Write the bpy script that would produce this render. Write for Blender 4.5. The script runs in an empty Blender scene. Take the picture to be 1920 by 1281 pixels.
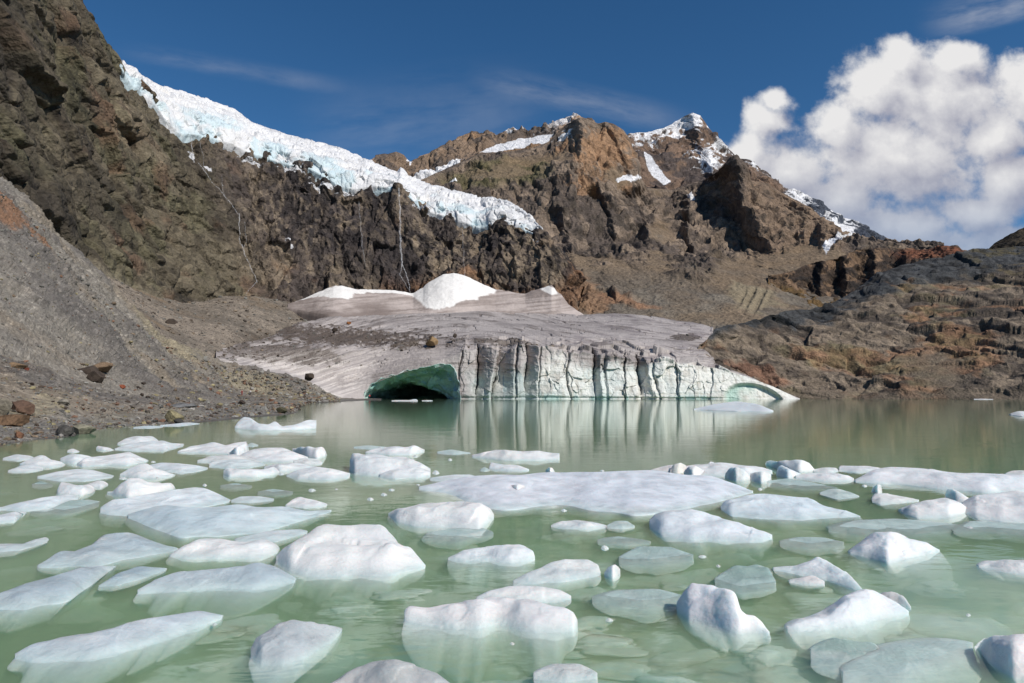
import bpy, math, random
import numpy as np
from mathutils import Vector, Matrix

# ------------------------------------------------------------------ camera
S = bpy.context.scene
COL = S.collection
HOR = 741.0                                  # eye level in the 1920 px wide photograph
F, CX, CY, CH = 1280.0, 960.0, 640.5, 1.6    # 24 mm lens, eye 1.6 m above the lake
PITCH = math.atan((HOR - CY) / F)
cp, sp = math.cos(PITCH), math.sin(PITCH)
cam = bpy.data.cameras.new('camera')
cam.lens, cam.sensor_width = 24.0, 36.0
cam.clip_start, cam.clip_end = 0.1, 20000.0
camo = bpy.data.objects.new('camera', cam)
camo.location = (0, 0, CH)
camo.rotation_euler = (math.pi / 2 + PITCH, 0, 0)
COL.objects.link(camo)
S.camera = camo

# ------------------------------------------------------------------ light
SUN_AZ, SUN_EL = math.radians(128), math.radians(41)
sunv = Vector((math.sin(SUN_AZ) * math.cos(SUN_EL), math.cos(SUN_AZ) * math.cos(SUN_EL), math.sin(SUN_EL)))
sl = bpy.data.lights.new('sun', 'SUN')
sl.energy, sl.angle, sl.color = 4.6, math.radians(0.5), (1.0, 0.94, 0.86)
so = bpy.data.objects.new('sun', sl)
so.rotation_euler = sunv.to_track_quat('Z', 'Y').to_euler()
so.location = (60, -40, 80)
COL.objects.link(so)

S.view_settings.view_transform = 'Standard'
S.view_settings.look = 'None'
S.view_settings.exposure = 0.0
S.view_settings.gamma = 1.0
S.render.engine = 'CYCLES'
cy = S.cycles
cy.max_bounces, cy.diffuse_bounces, cy.glossy_bounces = 8, 3, 3
cy.transmission_bounces, cy.transparent_max_bounces, cy.volume_bounces = 4, 10, 5
cy.caustics_reflective = cy.caustics_refractive = False
cy.sample_clamp_indirect = 4.0
cy.use_denoising = True

# ------------------------------------------------------------------ node helpers
class NT:
    def __init__(s, tree): s.t = tree
    def n(s, typ, **kw):
        nd = s.t.nodes.new(typ)
        for k, v in kw.items():
            if k.startswith('i_'):
                key = k[2:].replace('_', ' ')
                nd.inputs[int(key) if key.isdigit() else key].default_value = v
            else: setattr(nd, k, v)
        return nd
    def l(s, a, b): s.t.links.new(a, b)
    def val(s, x, inp):
        if hasattr(x, 'is_linked') or hasattr(x, 'links'): s.l(x, inp)
        else: inp.default_value = x
    def m(s, op, a, b=None, c=None, clamp=False):
        nd = s.n('ShaderNodeMath', operation=op, use_clamp=clamp)
        s.val(a, nd.inputs[0])
        if b is not None: s.val(b, nd.inputs[1])
        if c is not None: s.val(c, nd.inputs[2])
        return nd.outputs[0]
    def vm(s, op, a, b=None, sc=None):
        nd = s.n('ShaderNodeVectorMath', operation=op)
        s.val(a, nd.inputs[0])
        if b is not None: s.val(b, nd.inputs[1])
        if sc is not None: s.val(sc, nd.inputs['Scale'])
        return nd.outputs['Value'] if op in ('LENGTH', 'DOT_PRODUCT') else nd.outputs[0]
    def rng(s, x, a, b, c=0.0, d=1.0, smooth=True):
        nd = s.n('ShaderNodeMapRange')
        if smooth: nd.interpolation_type = 'SMOOTHSTEP'
        s.val(x, nd.inputs[0])
        for i, v in enumerate((a, b, c, d)): nd.inputs[i + 1].default_value = v
        return nd.outputs[0]
    def noise(s, vec, scale, detail=4, rough=0.55, dist=0.0):
        nd = s.n('ShaderNodeTexNoise')
        s.val(vec, nd.inputs['Vector'])
        nd.inputs['Scale'].default_value = scale
        nd.inputs['Detail'].default_value = detail
        nd.inputs['Roughness'].default_value = rough
        nd.inputs['Distortion'].default_value = dist
        return nd.outputs['Fac']
    def mix(s, f, a, b, mode='MIX'):
        nd = s.n('ShaderNodeMix', data_type='RGBA', blend_type=mode)
        s.val(f, nd.inputs[0]); s.val(a, nd.inputs[6]); s.val(b, nd.inputs[7])
        return nd.outputs[2]

def px_dir(px, py):
    a, b = (px - CX) / F, (CY - py) / F
    return a / (cp - sp * b), (sp + cp * b) / (cp - sp * b)

# ------------------------------------------------------------------ sky with clouds
w = bpy.data.worlds.new('World'); S.world = w; w.use_nodes = True
w.node_tree.nodes.clear()
N = NT(w.node_tree)
sky = N.n('ShaderNodeTexSky', sky_type='NISHITA', sun_disc=False, sun_elevation=SUN_EL,
          sun_rotation=SUN_AZ, altitude=2600.0, air_density=1.0, dust_density=0.25, ozone_density=3.0)
hs = N.n('ShaderNodeHueSaturation'); hs.inputs['Hue'].default_value = 0.497
hs.inputs['Saturation'].default_value = 1.23; hs.inputs['Value'].default_value = 1.04
N.l(sky.outputs[0], hs.inputs['Color'])
bg = N.n('ShaderNodeBackground'); bg.inputs[1].default_value = 0.092
N.l(hs.outputs[0], bg.inputs[0])
tc = N.n('ShaderNodeTexCoord')
sep = N.n('ShaderNodeSeparateXYZ'); N.l(tc.outputs['Generated'], sep.inputs[0])
yy = N.m('MAXIMUM', sep.outputs[1], 0.02)
u, v = N.m('DIVIDE', sep.outputs[0], yy), N.m('DIVIDE', sep.outputs[2], yy)
uv = N.n('ShaderNodeCombineXYZ'); N.l(u, uv.inputs[0]); N.l(v, uv.inputs[1])
# a cloud bank as overlapping round billows (direction in the sky, radius), eroded by noise
BLOBS = [(1440, 235, 62, 62), (1400, 290, 75, 62), (1480, 320, 120, 70), (1462, 195, 40, 34), (1640, 175, 100, 100), (1690, 120, 76, 56), (1760, 190, 170, 125),
         (1800, 115, 84, 52), (1580, 240, 80, 66), (1930, 175, 110, 100), (1690, 300, 210, 110), (1560, 370, 150, 80), (1860, 270, 90, 80), (1830, 395, 110, 42),
         (1700, 420, 160, 60), (1890, 440, 130, 40), (1560, 425, 170, 62), (1720, 445, 190, 52), (1900, 340, 90, 80), (2050, 220, 150, 160), (2200, 200, 160, 120)]
grp = bpy.data.node_groups.new('cloud_density', 'ShaderNodeTree')
grp.interface.new_socket('Vector', in_out='INPUT', socket_type='NodeSocketVector')
grp.interface.new_socket('Density', in_out='OUTPUT', socket_type='NodeSocketFloat')
G = NT(grp)
gi, go = G.n('NodeGroupInput'), G.n('NodeGroupOutput')
n1 = G.n('ShaderNodeTexNoise'); n1.inputs['Scale'].default_value = 9.0; n1.inputs['Detail'].default_value = 3
G.l(gi.outputs[0], n1.inputs['Vector'])
warp = G.vm('SCALE', G.vm('SUBTRACT', n1.outputs['Color'], (0.5, 0.5, 0.5)), sc=0.07)
pw = G.vm('ADD', gi.outputs[0], warp)
dens = None
for (bx, by, rx, ry) in BLOBS:
    cu, cv = px_dir(bx, by)
    d = G.vm('DIVIDE', G.vm('SUBTRACT', pw, (cu, cv, 0)), (rx / F, ry / F, 1))
    d = G.vm('MULTIPLY', d, (1, 1, 0))
    k = G.m('SUBTRACT', 1.0, G.vm('LENGTH', d))
    if dens is None: dens = k
    else:
        mx = G.n('ShaderNodeMath', operation='SMOOTH_MAX'); mx.inputs[2].default_value = 0.25
        G.l(dens, mx.inputs[0]); G.l(k, mx.inputs[1]); dens = mx.outputs[0]
bil = G.noise(gi.outputs[0], 16.0, 8, 0.56, 0.15)
bil2 = G.noise(gi.outputs[0], 6.0, 5, 0.55)
dens = G.m('ADD', dens, G.m('MULTIPLY', G.m('SUBTRACT', bil, 0.5), 0.95))
bil3 = G.noise(gi.outputs[0], 46.0, 5, 0.6)
dens = G.m('ADD', dens, G.m('MULTIPLY', G.m('SUBTRACT', bil3, 0.5), 0.5))
dens = G.m('ADD', dens, G.m('MULTIPLY', G.m('SUBTRACT', bil2, 0.5), 0.55))
G.l(dens, go.inputs[0])
def cloud(vec):
    g = w.node_tree.nodes.new('ShaderNodeGroup'); g.node_tree = grp
    N.val(vec, g.inputs[0]); return g.outputs[0]
c0 = cloud(uv.outputs[0])
c1 = cloud(N.vm('ADD', uv.outputs[0], (-0.022, 0.03, 0)))
front = N.rng(sep.outputs[1], 0.05, 0.2)
alpha = N.m('MULTIPLY', N.rng(c0, 0.0, 0.5), front)
alpha = N.m('MULTIPLY', alpha, N.rng(v, 0.19, 0.36, 0.5, 1.0))
light = N.m('ADD', 0.52, N.m('MULTIPLY', N.m('SUBTRACT', c0, c1), 0.75), clamp=True)
light = N.m('MULTIPLY', light, N.rng(v, 0.2, 0.47, 0.72, 1.15))
ccol = N.mix(N.rng(light, 0.15, 0.95, smooth=False), (0.46, 0.47, 0.56, 1), (0.96, 0.95, 0.95, 1))
cbg = N.n('ShaderNodeBackground'); N.l(ccol, cbg.inputs[0]); cbg.inputs[1].default_value = 0.85
# thin cirrus streaks
def streak(p0, p1, wid, amt):
    (u0, v0), (u1, v1) = px_dir(*p0), px_dir(*p1)
    L = math.hypot(u1 - u0, v1 - v0); tx, ty = (u1 - u0) / L, (v1 - v0) / L
    q = N.vm('SUBTRACT', uv.outputs[0], (u0, v0, 0))
    al, ac = N.vm('DOT_PRODUCT', q, (tx, ty, 0)), N.vm('DOT_PRODUCT', q, (-ty, tx, 0))
    cc = N.n('ShaderNodeCombineXYZ'); N.l(N.m('MULTIPLY', al, 5.0), cc.inputs[0]); N.l(N.m('MULTIPLY', ac, 22.0), cc.inputs[1])
    ns = N.noise(cc.outputs[0], 1.0, 5, 0.6)
    k = N.m('MULTIPLY', N.rng(N.m('ABSOLUTE', N.m('ADD', ac, N.m('MULTIPLY', N.m('SUBTRACT', ns, .5), wid))), 0.0, wid, 1.0, 0.0),
            N.m('MULTIPLY', N.rng(al, -0.03, 0.1), N.rng(al, L - 0.08, L + 0.05, 1.0, 0.0)))
    return N.m('MULTIPLY', N.m('MULTIPLY', k, N.rng(ns, 0.3, 0.65)), amt)
cir = N.m('ADD', streak((230, 92), (640, 160), 0.020, 0.10), streak((900, 145), (1270, 222), 0.030, 0.16))
cir = N.m('ADD', cir, streak((560, 250), (1000, 200), 0.10, 0.08))
cir = N.m('ADD', cir, streak((1740, 40), (1960, -10), 0.04, 0.35))
cir = N.m('MULTIPLY', cir, front)
alpha = N.m('MAXIMUM', alpha, cir)
mxs = N.n('ShaderNodeMixShader'); N.l(alpha, mxs.inputs[0]); N.l(bg.outputs[0], mxs.inputs[1]); N.l(cbg.outputs[0], mxs.inputs[2])
wo = N.n('ShaderNodeOutputWorld'); N.l(mxs.outputs[0], wo.inputs[0])

# ------------------------------------------------------------------ geometry helpers
def ray(px, py):
    px, py = np.asarray(px, float), np.asarray(py, float)
    a, b = (px - CX) / F, (CY - py) / F
    return a, cp - sp * b, sp + cp * b
def P(px, py, D):
    a, y, z = ray(px, py); s = D / y
    return np.stack([a * s, D + 0 * a, CH + z * s], -1)
def Pz(px, py, z0=0.0):                     # where a line of sight meets the height z0
    a, y, z = ray(px, py); s = (z0 - CH) / z
    return np.stack([a * s, y * s, z0 + 0 * a], -1)
def proj(p):
    Z = p[..., 2] - CH
    d = cp * p[..., 1] + sp * Z
    return CX + F * p[..., 0] / d, CY - F * (-sp * p[..., 1] + cp * Z) / d
def Dw(py): return CH * F / (np.asarray(py, float) - HOR)   # distance of the lake surface

rs = np.random.RandomState(7)
_T = [rs.rand(64, 64, 64).astype(np.float32) for _ in range(2)]
_W = rs.rand(32, 32, 32, 3).astype(np.float32)
_R = (rs.rand(32, 32, 32, 4).astype(np.float32) - 0.5) * 2
def vnoise(p, k=0):
    sh = p.shape[:-1]; p = p.reshape(-1, 3)
    f = np.floor(p); t = (p - f).astype(np.float32); t = t * t * t * (t * (t * 6 - 15) + 10)
    i = f.astype(np.int32) & 63; j = (i + 1) & 63
    T = _T[k & 1]
    x0, y0, z0, x1, y1, z1 = i[:, 0], i[:, 1], i[:, 2], j[:, 0], j[:, 1], j[:, 2]
    tx, ty, tz = t[:, 0], t[:, 1], t[:, 2]
    a = T[x0, y0, z0]; a = a + (T[x1, y0, z0] - a) * tx
    b = T[x0, y1, z0]; b = b + (T[x1, y1, z0] - b) * tx
    c = T[x0, y0, z1]; c = c + (T[x1, y0, z1] - c) * tx
    d = T[x0, y1, z1]; d = d + (T[x1, y1, z1] - d) * tx
    a = a + (b - a) * ty; c = c + (d - c) * ty
    return (a + (c - a) * tz).reshape(sh) * 2 - 1
def fbm(p, freq=1.0, octv=4, seed=0, gain=0.5, ridged=False):
    q = np.asarray(p) * freq + seed * 13.37 + 5.1
    s, a, tot = 0, 1.0, 0.0
    for o in range(octv):
        n = vnoise(q, o)
        s = s + a * ((1 - 2 * np.abs(n)) if ridged else n); tot += a
        a *= gain; q = q * 2.03 + 17.7
    return s / tot
def facet(p, seed=0):
    """broken rock: every cell is a tilted facet; returns height, gap to the next facet, cell value"""
    sh = p.shape[:-1]; q = p.reshape(-1, 3) + seed * 7.31
    f = np.floor(q).astype(np.int32)
    b1 = np.full(len(q), 9e9); b2 = b1.copy(); best = np.zeros(len(q)); cell = np.zeros(len(q))
    for dx in (-1, 0, 1):
        for dy in (-1, 0, 1):
            for dz in (-1, 0, 1):
                c = f + np.array([dx, dy, dz]); ci = c & 31
                wv = _W[ci[:, 0], ci[:, 1], ci[:, 2]]; rv = _R[ci[:, 0], ci[:, 1], ci[:, 2]]
                dv = q - (c + wv); d = (dv * dv).sum(-1)
                h = rv[:, 3] * 0.5 + (dv * rv[:, :3]).sum(-1) * 0.9
                m = d < b1
                b2 = np.where(m, b1, np.minimum(b2, d))
                b1 = np.where(m, d, b1); best = np.where(m, h, best); cell = np.where(m, rv[:, 0], cell)
    return best.reshape(sh), (np.sqrt(b2) - np.sqrt(b1)).reshape(sh), cell.reshape(sh)
def rot(ax, ang): return np.array(Matrix.Rotation(math.radians(ang), 3, ax))
def rock(p, scale, seed=0, R=None, stretch=(1, 1, 1), lv=3):
    """multi-scale broken rock relief, about +-1 x scale"""
    q = p if R is None else p @ R.T
    q = q / (np.array(stretch) * scale)
    wq = q + 0.14 * np.stack([fbm(q, 0.9, 2, seed + k) for k in (1, 2, 3)], -1)
    bias = fbm(q, 0.6, 3, seed + 9)
    h, g, c = facet(wq, seed); o = 0.36 * h - 0.13 * np.exp(-(g / .07) ** 2) * sm(fbm(q, 1.1, 2, seed + 6), -.25, .25)
    if lv > 1:
        h2, g2, c2 = facet(wq * 2.7, seed + 3)
        o = o + 0.20 * h2 - 0.07 * np.exp(-(g2 / .09) ** 2) * sm(fbm(q, 2.2, 2, seed + 7), -.2, .2); c = c + 0.7 * c2
    if lv > 2: h3, g3, c3 = facet(q * 7.1, seed + 5); o = o + 0.085 * h3 - .02 * np.exp(-(g3 / .1) ** 2); c = c + 0.5 * c3
    return o + 0.32 * bias, c

def pip(px, py, poly):
    poly = np.array(poly, float); x0, y0 = poly[:, 0], poly[:, 1]
    ins = np.zeros(px.shape, bool); n = len(poly)
    for i in range(n):
        j = (i - 1) % n
        with np.errstate(divide='ignore', invalid='ignore'):
            c = ((y0[i] > py) != (y0[j] > py)) & (px < (x0[j] - x0[i]) * (py - y0[i]) / (y0[j] - y0[i] + 1e-9) + x0[i])
        ins ^= c
    return ins
def ell(px, py, cx_, cy_, rx, ry, ang=0.0):
    c, s = math.cos(math.radians(ang)), math.sin(math.radians(ang))
    dx, dy = px - cx_, py - cy_
    return 1 - np.sqrt(((dx * c + dy * s) / rx) ** 2 + ((-dx * s + dy * c) / ry) ** 2)
def sm(x, a, b):
    t = np.clip((x - a) / (b - a), 0, 1); return t * t * (3 - 2 * t)
def srgb(r, g, b, k=1.0):
    c = np.array([r, g, b]) / 255.0
    return np.where(c <= .04045, c / 12.92, ((c + .055) / 1.055) ** 2.4) * k
def lerp(a, b, t):
    t = np.asarray(t)[..., None]; return a * (1 - t) + b * t

def row(ys, ds, pxs, z=None):
    """a line over the ground: ys = 'px,py ...' seen heights, ds = 'px,D ...' distances"""
    ys = pts(ys); ds = pts(ds)
    py = np.interp(pxs, ys[:, 0], ys[:, 1]); D = np.interp(pxs, ds[:, 0], ds[:, 1])
    k = 15; D = np.convolve(np.pad(D, k, 'edge'), np.ones(2 * k + 1) / (2 * k + 1), 'valid')
    return P(pxs, py, D)
def pts(s): return np.array([[float(t) for t in q.split(',')] for q in s.split()])
def loft(rows, counts):
    out = []
    for i in range(len(rows) - 1):
        n = counts[i]; t = (np.arange(n) / n)[:, None, None]
        out.append(rows[i][None] * (1 - t) + rows[i + 1][None] * t)
    out.append(rows[-1][None])
    return np.concatenate(out, 0)
def blur(p, kv, ku):
    for ax, k in ((0, kv), (1, ku)):
        if k <= 0: continue
        pad = [(0, 0)] * p.ndim; pad[ax] = (k, k)
        c = np.cumsum(np.pad(p, pad, 'reflect', reflect_type='odd'), axis=ax)
        c = np.concatenate([np.zeros_like(np.take(c, [0], ax)), c], ax)
        n = p.shape[ax]; w_ = 2 * k + 1
        p = (np.take(c, np.arange(w_, w_ + n), ax) - np.take(c, np.arange(0, n), ax)) / w_
    return p
def normals(p):
    du, dv = np.gradient(p, axis=1), np.gradient(p, axis=0)
    n = np.cross(du, dv); n /= np.linalg.norm(n, axis=-1, keepdims=True) + 1e-9
    tocam = np.array([0, 0, CH]) - p
    sg = np.sign((n * tocam).sum(-1, keepdims=True).mean()) or 1
    return n * sg

def mesh_obj(name, verts, faces, mat, col=None, smooth=True, parent=None, attrs=None, alpha=None):
    """verts (n,3), faces (m,4) or (m,3) index arrays -> one mesh object"""
    me = bpy.data.meshes.new(name)
    verts = np.asarray(verts, np.float32); faces = np.asarray(faces, np.int32)
    k = faces.shape[1]
    me.vertices.add(len(verts)); me.vertices.foreach_set('co', verts.ravel())
    me.loops.add(faces.size); me.loops.foreach_set('vertex_index', faces.ravel())
    me.polygons.add(len(faces))
    me.polygons.foreach_set('loop_start', np.arange(0, faces.size, k, dtype=np.int32))
    me.polygons.foreach_set('use_smooth', np.full(len(faces), smooth, bool))
    me.update(calc_edges=True)
    if col is not None:
        c4 = np.ones((len(verts), 4), np.float32); c4[:, :3] = np.clip(col.reshape(-1, 3), 0, 1)
        if alpha is not None: c4[:, 3] = np.clip(alpha.ravel(), 0, 1)      # how much bare rock breaks the surface
        at = me.color_attributes.new('col', 'FLOAT_COLOR', 'POINT'); at.data.foreach_set('color', c4.ravel())
    for k_, v_ in (attrs or {}).items():
        at = me.attributes.new(k_, 'FLOAT', 'POINT'); at.data.foreach_set('value', np.asarray(v_, np.float32).ravel())
    me.materials.append(mat)
    o = bpy.data.objects.new(name, me); COL.objects.link(o)
    if parent is not None: o.parent = parent
    return o
def grid_faces(nv, nu, keep=None, wrap=False):
    i = np.arange(nv * nu).reshape(nv, nu)
    if wrap: i = np.concatenate([i, i[:, :1]], 1)
    f = np.stack([i[:-1, :-1], i[:-1, 1:], i[1:, 1:], i[1:, :-1]], -1)
    f = f[keep] if keep is not None else f.reshape(-1, 4)
    return f
def grid_obj(name, pos, mat, col, keep=None, parent=None, smooth=True, alpha=None):
    nv, nu = pos.shape[:2]
    return mesh_obj(name, pos.reshape(-1, 3), grid_faces(nv, nu, keep), mat, col, smooth, parent, alpha=alpha)
def setting(o): o['kind'] = 'structure'; return o
def tag(o, label, cat, group=None):
    o['label'] = label; o['category'] = cat
    if group: o['group'] = group
    return o
def empty(name, loc=(0, 0, 0)):
    o = bpy.data.objects.new(name, None); o.location = loc; COL.objects.link(o); return o

# ------------------------------------------------------------------ materials
def mat_new(name):
    m = bpy.data.materials.new(name); m.use_nodes = True; m.node_tree.nodes.clear(); return m, NT(m.node_tree)
def ground_mat(name, s, var=0.45, bump=0.6, rough=0.92, fine=1.0, spec=0.25, facets=(), base=0.86):
    """surface colour held by the mesh, broken up by grain of size s metres;
    facets: (size m, tilt, tone, rotation, stretch) = broken faces that each lean and tint their own way"""
    m, n = mat_new(name)
    at = n.n('ShaderNodeVertexColor', layer_name='col')
    tc = n.n('ShaderNodeTexCoord'); ob = tc.outputs['Object']
    a = n.noise(ob, 1.0 / s, 8, 0.62); b = n.noise(ob, 0.23 / s, 5, 0.6, 0.4)
    vr = n.n('ShaderNodeTexVoronoi', feature='F1'); n.l(ob, vr.inputs['Vector']); vr.inputs['Scale'].default_value = 1.3 / s
    sepc = n.n('ShaderNodeSeparateColor'); n.l(vr.outputs['Color'], sepc.inputs[0])
    k = n.m('ADD', n.m('MULTIPLY', n.m('SUBTRACT', a, 0.5), 2.0), n.m('MULTIPLY', n.m('SUBTRACT', b, 0.5), 1.2))
    k = n.m('ADD', k, n.m('MULTIPLY', n.m('SUBTRACT', sepc.outputs[0], 0.5), 0.5 * fine))
    hgt = n.m('ADD', n.m('MULTIPLY', a, s * 0.8), n.m('MULTIPLY', vr.outputs['Distance'], s * 0.35 * fine))
    for (fs_, tilt, tone, rt, stv) in facets:
        mp = n.n('ShaderNodeMapping'); n.l(ob, mp.inputs[0])
        mp.inputs['Rotation'].default_value = tuple(math.radians(q) for q in rt); mp.inputs['Scale'].default_value = tuple(1 / (fs_ * q) for q in stv)
        wn = n.n('ShaderNodeTexNoise'); n.l(mp.outputs[0], wn.inputs['Vector']); wn.inputs['Scale'].default_value = 1.3; wn.inputs['Detail'].default_value = 3
        pw_ = n.vm('ADD', mp.outputs[0], n.vm('SCALE', n.vm('SUBTRACT', wn.outputs['Color'], (.5, .5, .5)), sc=0.55))
        vf = n.n('ShaderNodeTexVoronoi', feature='F1'); n.l(pw_, vf.inputs['Vector']); vf.inputs['Scale'].default_value = 1.0
        rd = n.vm('SUBTRACT', vf.outputs['Color'], (.5, .5, .5))
        pl = n.vm('DOT_PRODUCT', n.vm('SUBTRACT', pw_, vf.outputs['Position']), rd)
        sc_ = n.n('ShaderNodeSeparateColor'); n.l(vf.outputs['Color'], sc_.inputs[0])
        hgt = n.m('ADD', hgt, n.m('MULTIPLY', n.m('ADD', pl, n.m('MULTIPLY', sc_.outputs[1], .35)), n.m('MULTIPLY', at.outputs['Alpha'], fs_ * tilt)))
        k = n.m('ADD', k, n.m('MULTIPLY', n.m('SUBTRACT', sc_.outputs[2], 0.5), n.m('MULTIPLY', at.outputs['Alpha'], tone / var)))
    k = n.m('MAXIMUM', n.m('ADD', base, n.m('MULTIPLY', k, var)), 0.2)
    cc = n.vm('SCALE', at.outputs[0], sc=k)
    bs = n.n('ShaderNodeBsdfPrincipled'); n.l(cc, bs.inputs['Base Color'])
    bs.inputs['Roughness'].default_value = rough; bs.inputs['Specular IOR Level'].default_value = spec
    bp = n.n('ShaderNodeBump'); bp.inputs['Strength'].default_value = bump; bp.inputs['Distance'].default_value = 1.0
    n.l(hgt, bp.inputs['Height']); n.l(bp.outputs[0], bs.inputs['Normal'])
    o = n.n('ShaderNodeOutputMaterial'); n.l(bs.outputs[0], o.inputs[0])
    return m
def plain_mat(name, c, rough=0.8, var=0.25, scale=8.0, bump=0.2):
    m, n = mat_new(name)
    tc = n.n('ShaderNodeTexCoord'); a = n.noise(tc.outputs['Object'], scale, 6, 0.6)
    cc = n.mix(n.rng(a, 0.25, 0.75, smooth=False), tuple(np.array(c) * (1 - var)) + (1,), tuple(np.minimum(np.array(c) * (1 + var), 1)) + (1,))
    bs = n.n('ShaderNodeBsdfPrincipled'); n.l(cc, bs.inputs['Base Color']); bs.inputs['Roughness'].default_value = rough
    bp = n.n('ShaderNodeBump'); bp.inputs['Strength'].default_value = bump; bp.inputs['Distance'].default_value = 0.3 / scale
    n.l(a, bp.inputs['Height']); n.l(bp.outputs[0], bs.inputs['Normal'])
    o = n.n('ShaderNodeOutputMaterial'); n.l(bs.outputs[0], o.inputs[0])
    return m
def ice_mat(name, s=0.08, bump=0.35, sss=0.0, rough=0.35, rad=0.12, base=0.83):
    m, n = mat_new(name)
    at = n.n('ShaderNodeVertexColor', layer_name='col')
    tc = n.n('ShaderNodeTexCoord'); ob = tc.outputs['Object']
    a = n.noise(ob, 1 / s, 6, 0.65); b = n.noise(ob, 0.12 / s, 4, 0.5)
    k = n.m('ADD', base, n.m('ADD', n.m('MULTIPLY', n.m('SUBTRACT', a, .5), 0.18), n.m('MULTIPLY', n.m('SUBTRACT', b, .5), 0.3)))
    cc = n.vm('SCALE', at.outputs[0], sc=k)
    bs = n.n('ShaderNodeBsdfPrincipled'); n.l(cc, bs.inputs['Base Color'])
    n.l(n.rng(b, 0.35, 0.65, rough - 0.12, rough + 0.2), bs.inputs['Roughness'])
    bs.inputs['IOR'].default_value = 1.31
    if sss:
        bs.inputs['Subsurface Weight'].default_value = sss
        bs.inputs['Subsurface Radius'].default_value = (0.6, 0.9, 1.0); bs.inputs['Subsurface Scale'].default_value = rad
    bp = n.n('ShaderNodeBump'); bp.inputs['Strength'].default_value = bump; bp.inputs['Distance'].default_value = 1.0
    n.l(n.m('ADD', n.m('MULTIPLY', a, s * .6), n.m('MULTIPLY', b, s * 2.6)), bp.inputs['Height']); n.l(bp.outputs[0], bs.inputs['Normal'])
    o = n.n('ShaderNodeOutputMaterial'); n.l(bs.outputs[0], o.inputs[0])
    return m
M_cliff = ground_mat('cliff_rock', 2.0, 0.34, 0.85, facets=((11, .75, .35, (8, 30, 0), (.8, 1, 1.5)), (4.2, .75, .45, (0, 24, 10), (.8, 1, 1.6))), base=.72)
M_mount = ground_mat('mountain_rock', 4.0, 0.38, 0.8, facets=((26, .6, .3, (0, -14, 0), (.7, 1, 1.8)), (9, .6, .4, (5, 10, 0), (.8, 1, 1.6))), base=.80)
M_slope = ground_mat('scree', 0.4, 0.6, 0.6)
M_hill = ground_mat('hillside_rock', 0.9, 0.4, 0.85, facets=((8, .7, .3, (0, -22, 25), (2.0, 1, .7)), (2.8, .7, .45, (0, -28, 10), (2.2, 1, .8))), base=.80)
M_glac = ground_mat('glacier_ice', 0.9, 0.16, 0.35, 0.55, 0.6, 0.4)
M_ser = ice_mat('serac_ice', 2.0, 0.5)
M_snow = ground_mat('old_snow', 1.0, 0.08, 0.25, 0.7, 0.5)
M_floe = ice_mat('floe_ice', 0.03, 0.45, 0.75, 0.42, 0.14, 0.85)
M_bould = ground_mat('boulder_rock', 0.15, 0.4, 0.6)

# ------------------------------------------------------------------ lake
def lake_mat():
    m, n = mat_new('milky_lake_water')
    tc = n.n('ShaderNodeTexCoord'); ob = tc.outputs['Object']
    mp = n.n('ShaderNodeMapping'); n.l(ob, mp.inputs[0]); mp.inputs['Scale'].default_value = (0.55, 1.0, 1.0)
    a = n.noise(mp.outputs[0], 3.2, 3, 0.55, 0.3); b = n.noise(mp.outputs[0], 0.6, 3, 0.5)
    hgt = n.m('ADD', n.m('MULTIPLY', a, 0.010), n.m('MULTIPLY', b, 0.022))
    bp = n.n('ShaderNodeBump'); bp.inputs['Strength'].default_value = 0.35; bp.inputs['Distance'].default_value = 1.0
    n.l(hgt, bp.inputs['Height'])
    fr = n.n('ShaderNodeFresnel'); fr.inputs[0].default_value = 1.33; n.l(bp.outputs[0], fr.inputs['Normal'])
    tr = n.n('ShaderNodeBsdfTransparent'); tr.inputs[0].default_value = (0.98, 0.99, 0.98, 1)
    gl = n.n('ShaderNodeBsdfGlossy'); gl.inputs['Roughness'].default_value = 0.045; gl.inputs['Color'].default_value = (0.92, 0.94, 0.92, 1)
    n.l(bp.outputs[0], gl.inputs['Normal'])
    ms = n.n('ShaderNodeMixShader'); geo = n.n('ShaderNodeNewGeometry'); bk_ = geo.outputs['Backfacing']
    fac = n.m('ADD', n.m('MULTIPLY', fr.outputs[0], n.m('SUBTRACT', 1.0, bk_)), n.m('MULTIPLY', bk_, 0.05))   # light leaving or entering from below: no total reflection
    n.l(fac, ms.inputs[0]); n.l(tr.outputs[0], ms.inputs[1]); n.l(gl.outputs[0], ms.inputs[2])
    vo = n.n('ShaderNodeVolumePrincipled')
    vo.inputs['Color'].default_value = (0.51, 0.68, 0.47, 1); vo.inputs['Absorption Color'].default_value = (0, 0, 0, 1)
    vo.inputs['Density'].default_value = 3.4; vo.inputs['Anisotropy'].default_value = 0.0
    o = n.n('ShaderNodeOutputMaterial'); n.l(ms.outputs[0], o.inputs[0]); n.l(vo.outputs[0], o.inputs[1])
    return m
M_lake = lake_mat()
bx = np.array([[x, y, z] for z in (-5, 0) for y in (-6, 330) for x in (-420, 420)], float)
setting(mesh_obj('lake', bx, [[0, 2, 3, 1], [4, 5, 7, 6], [0, 1, 5, 4], [2, 6, 7, 3], [0, 4, 6, 2], [1, 3, 7, 5]], M_lake, smooth=False))
M_bed = plain_mat('silt', srgb(110, 105, 85), 0.9, 0.2, 0.5)
setting(mesh_obj('ground', np.array([[-4000, -1500, -6], [4000, -1500, -6], [4000, 6000, -6], [-4000, 6000, -6]], float), [[0, 1, 2, 3]], M_bed))
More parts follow.
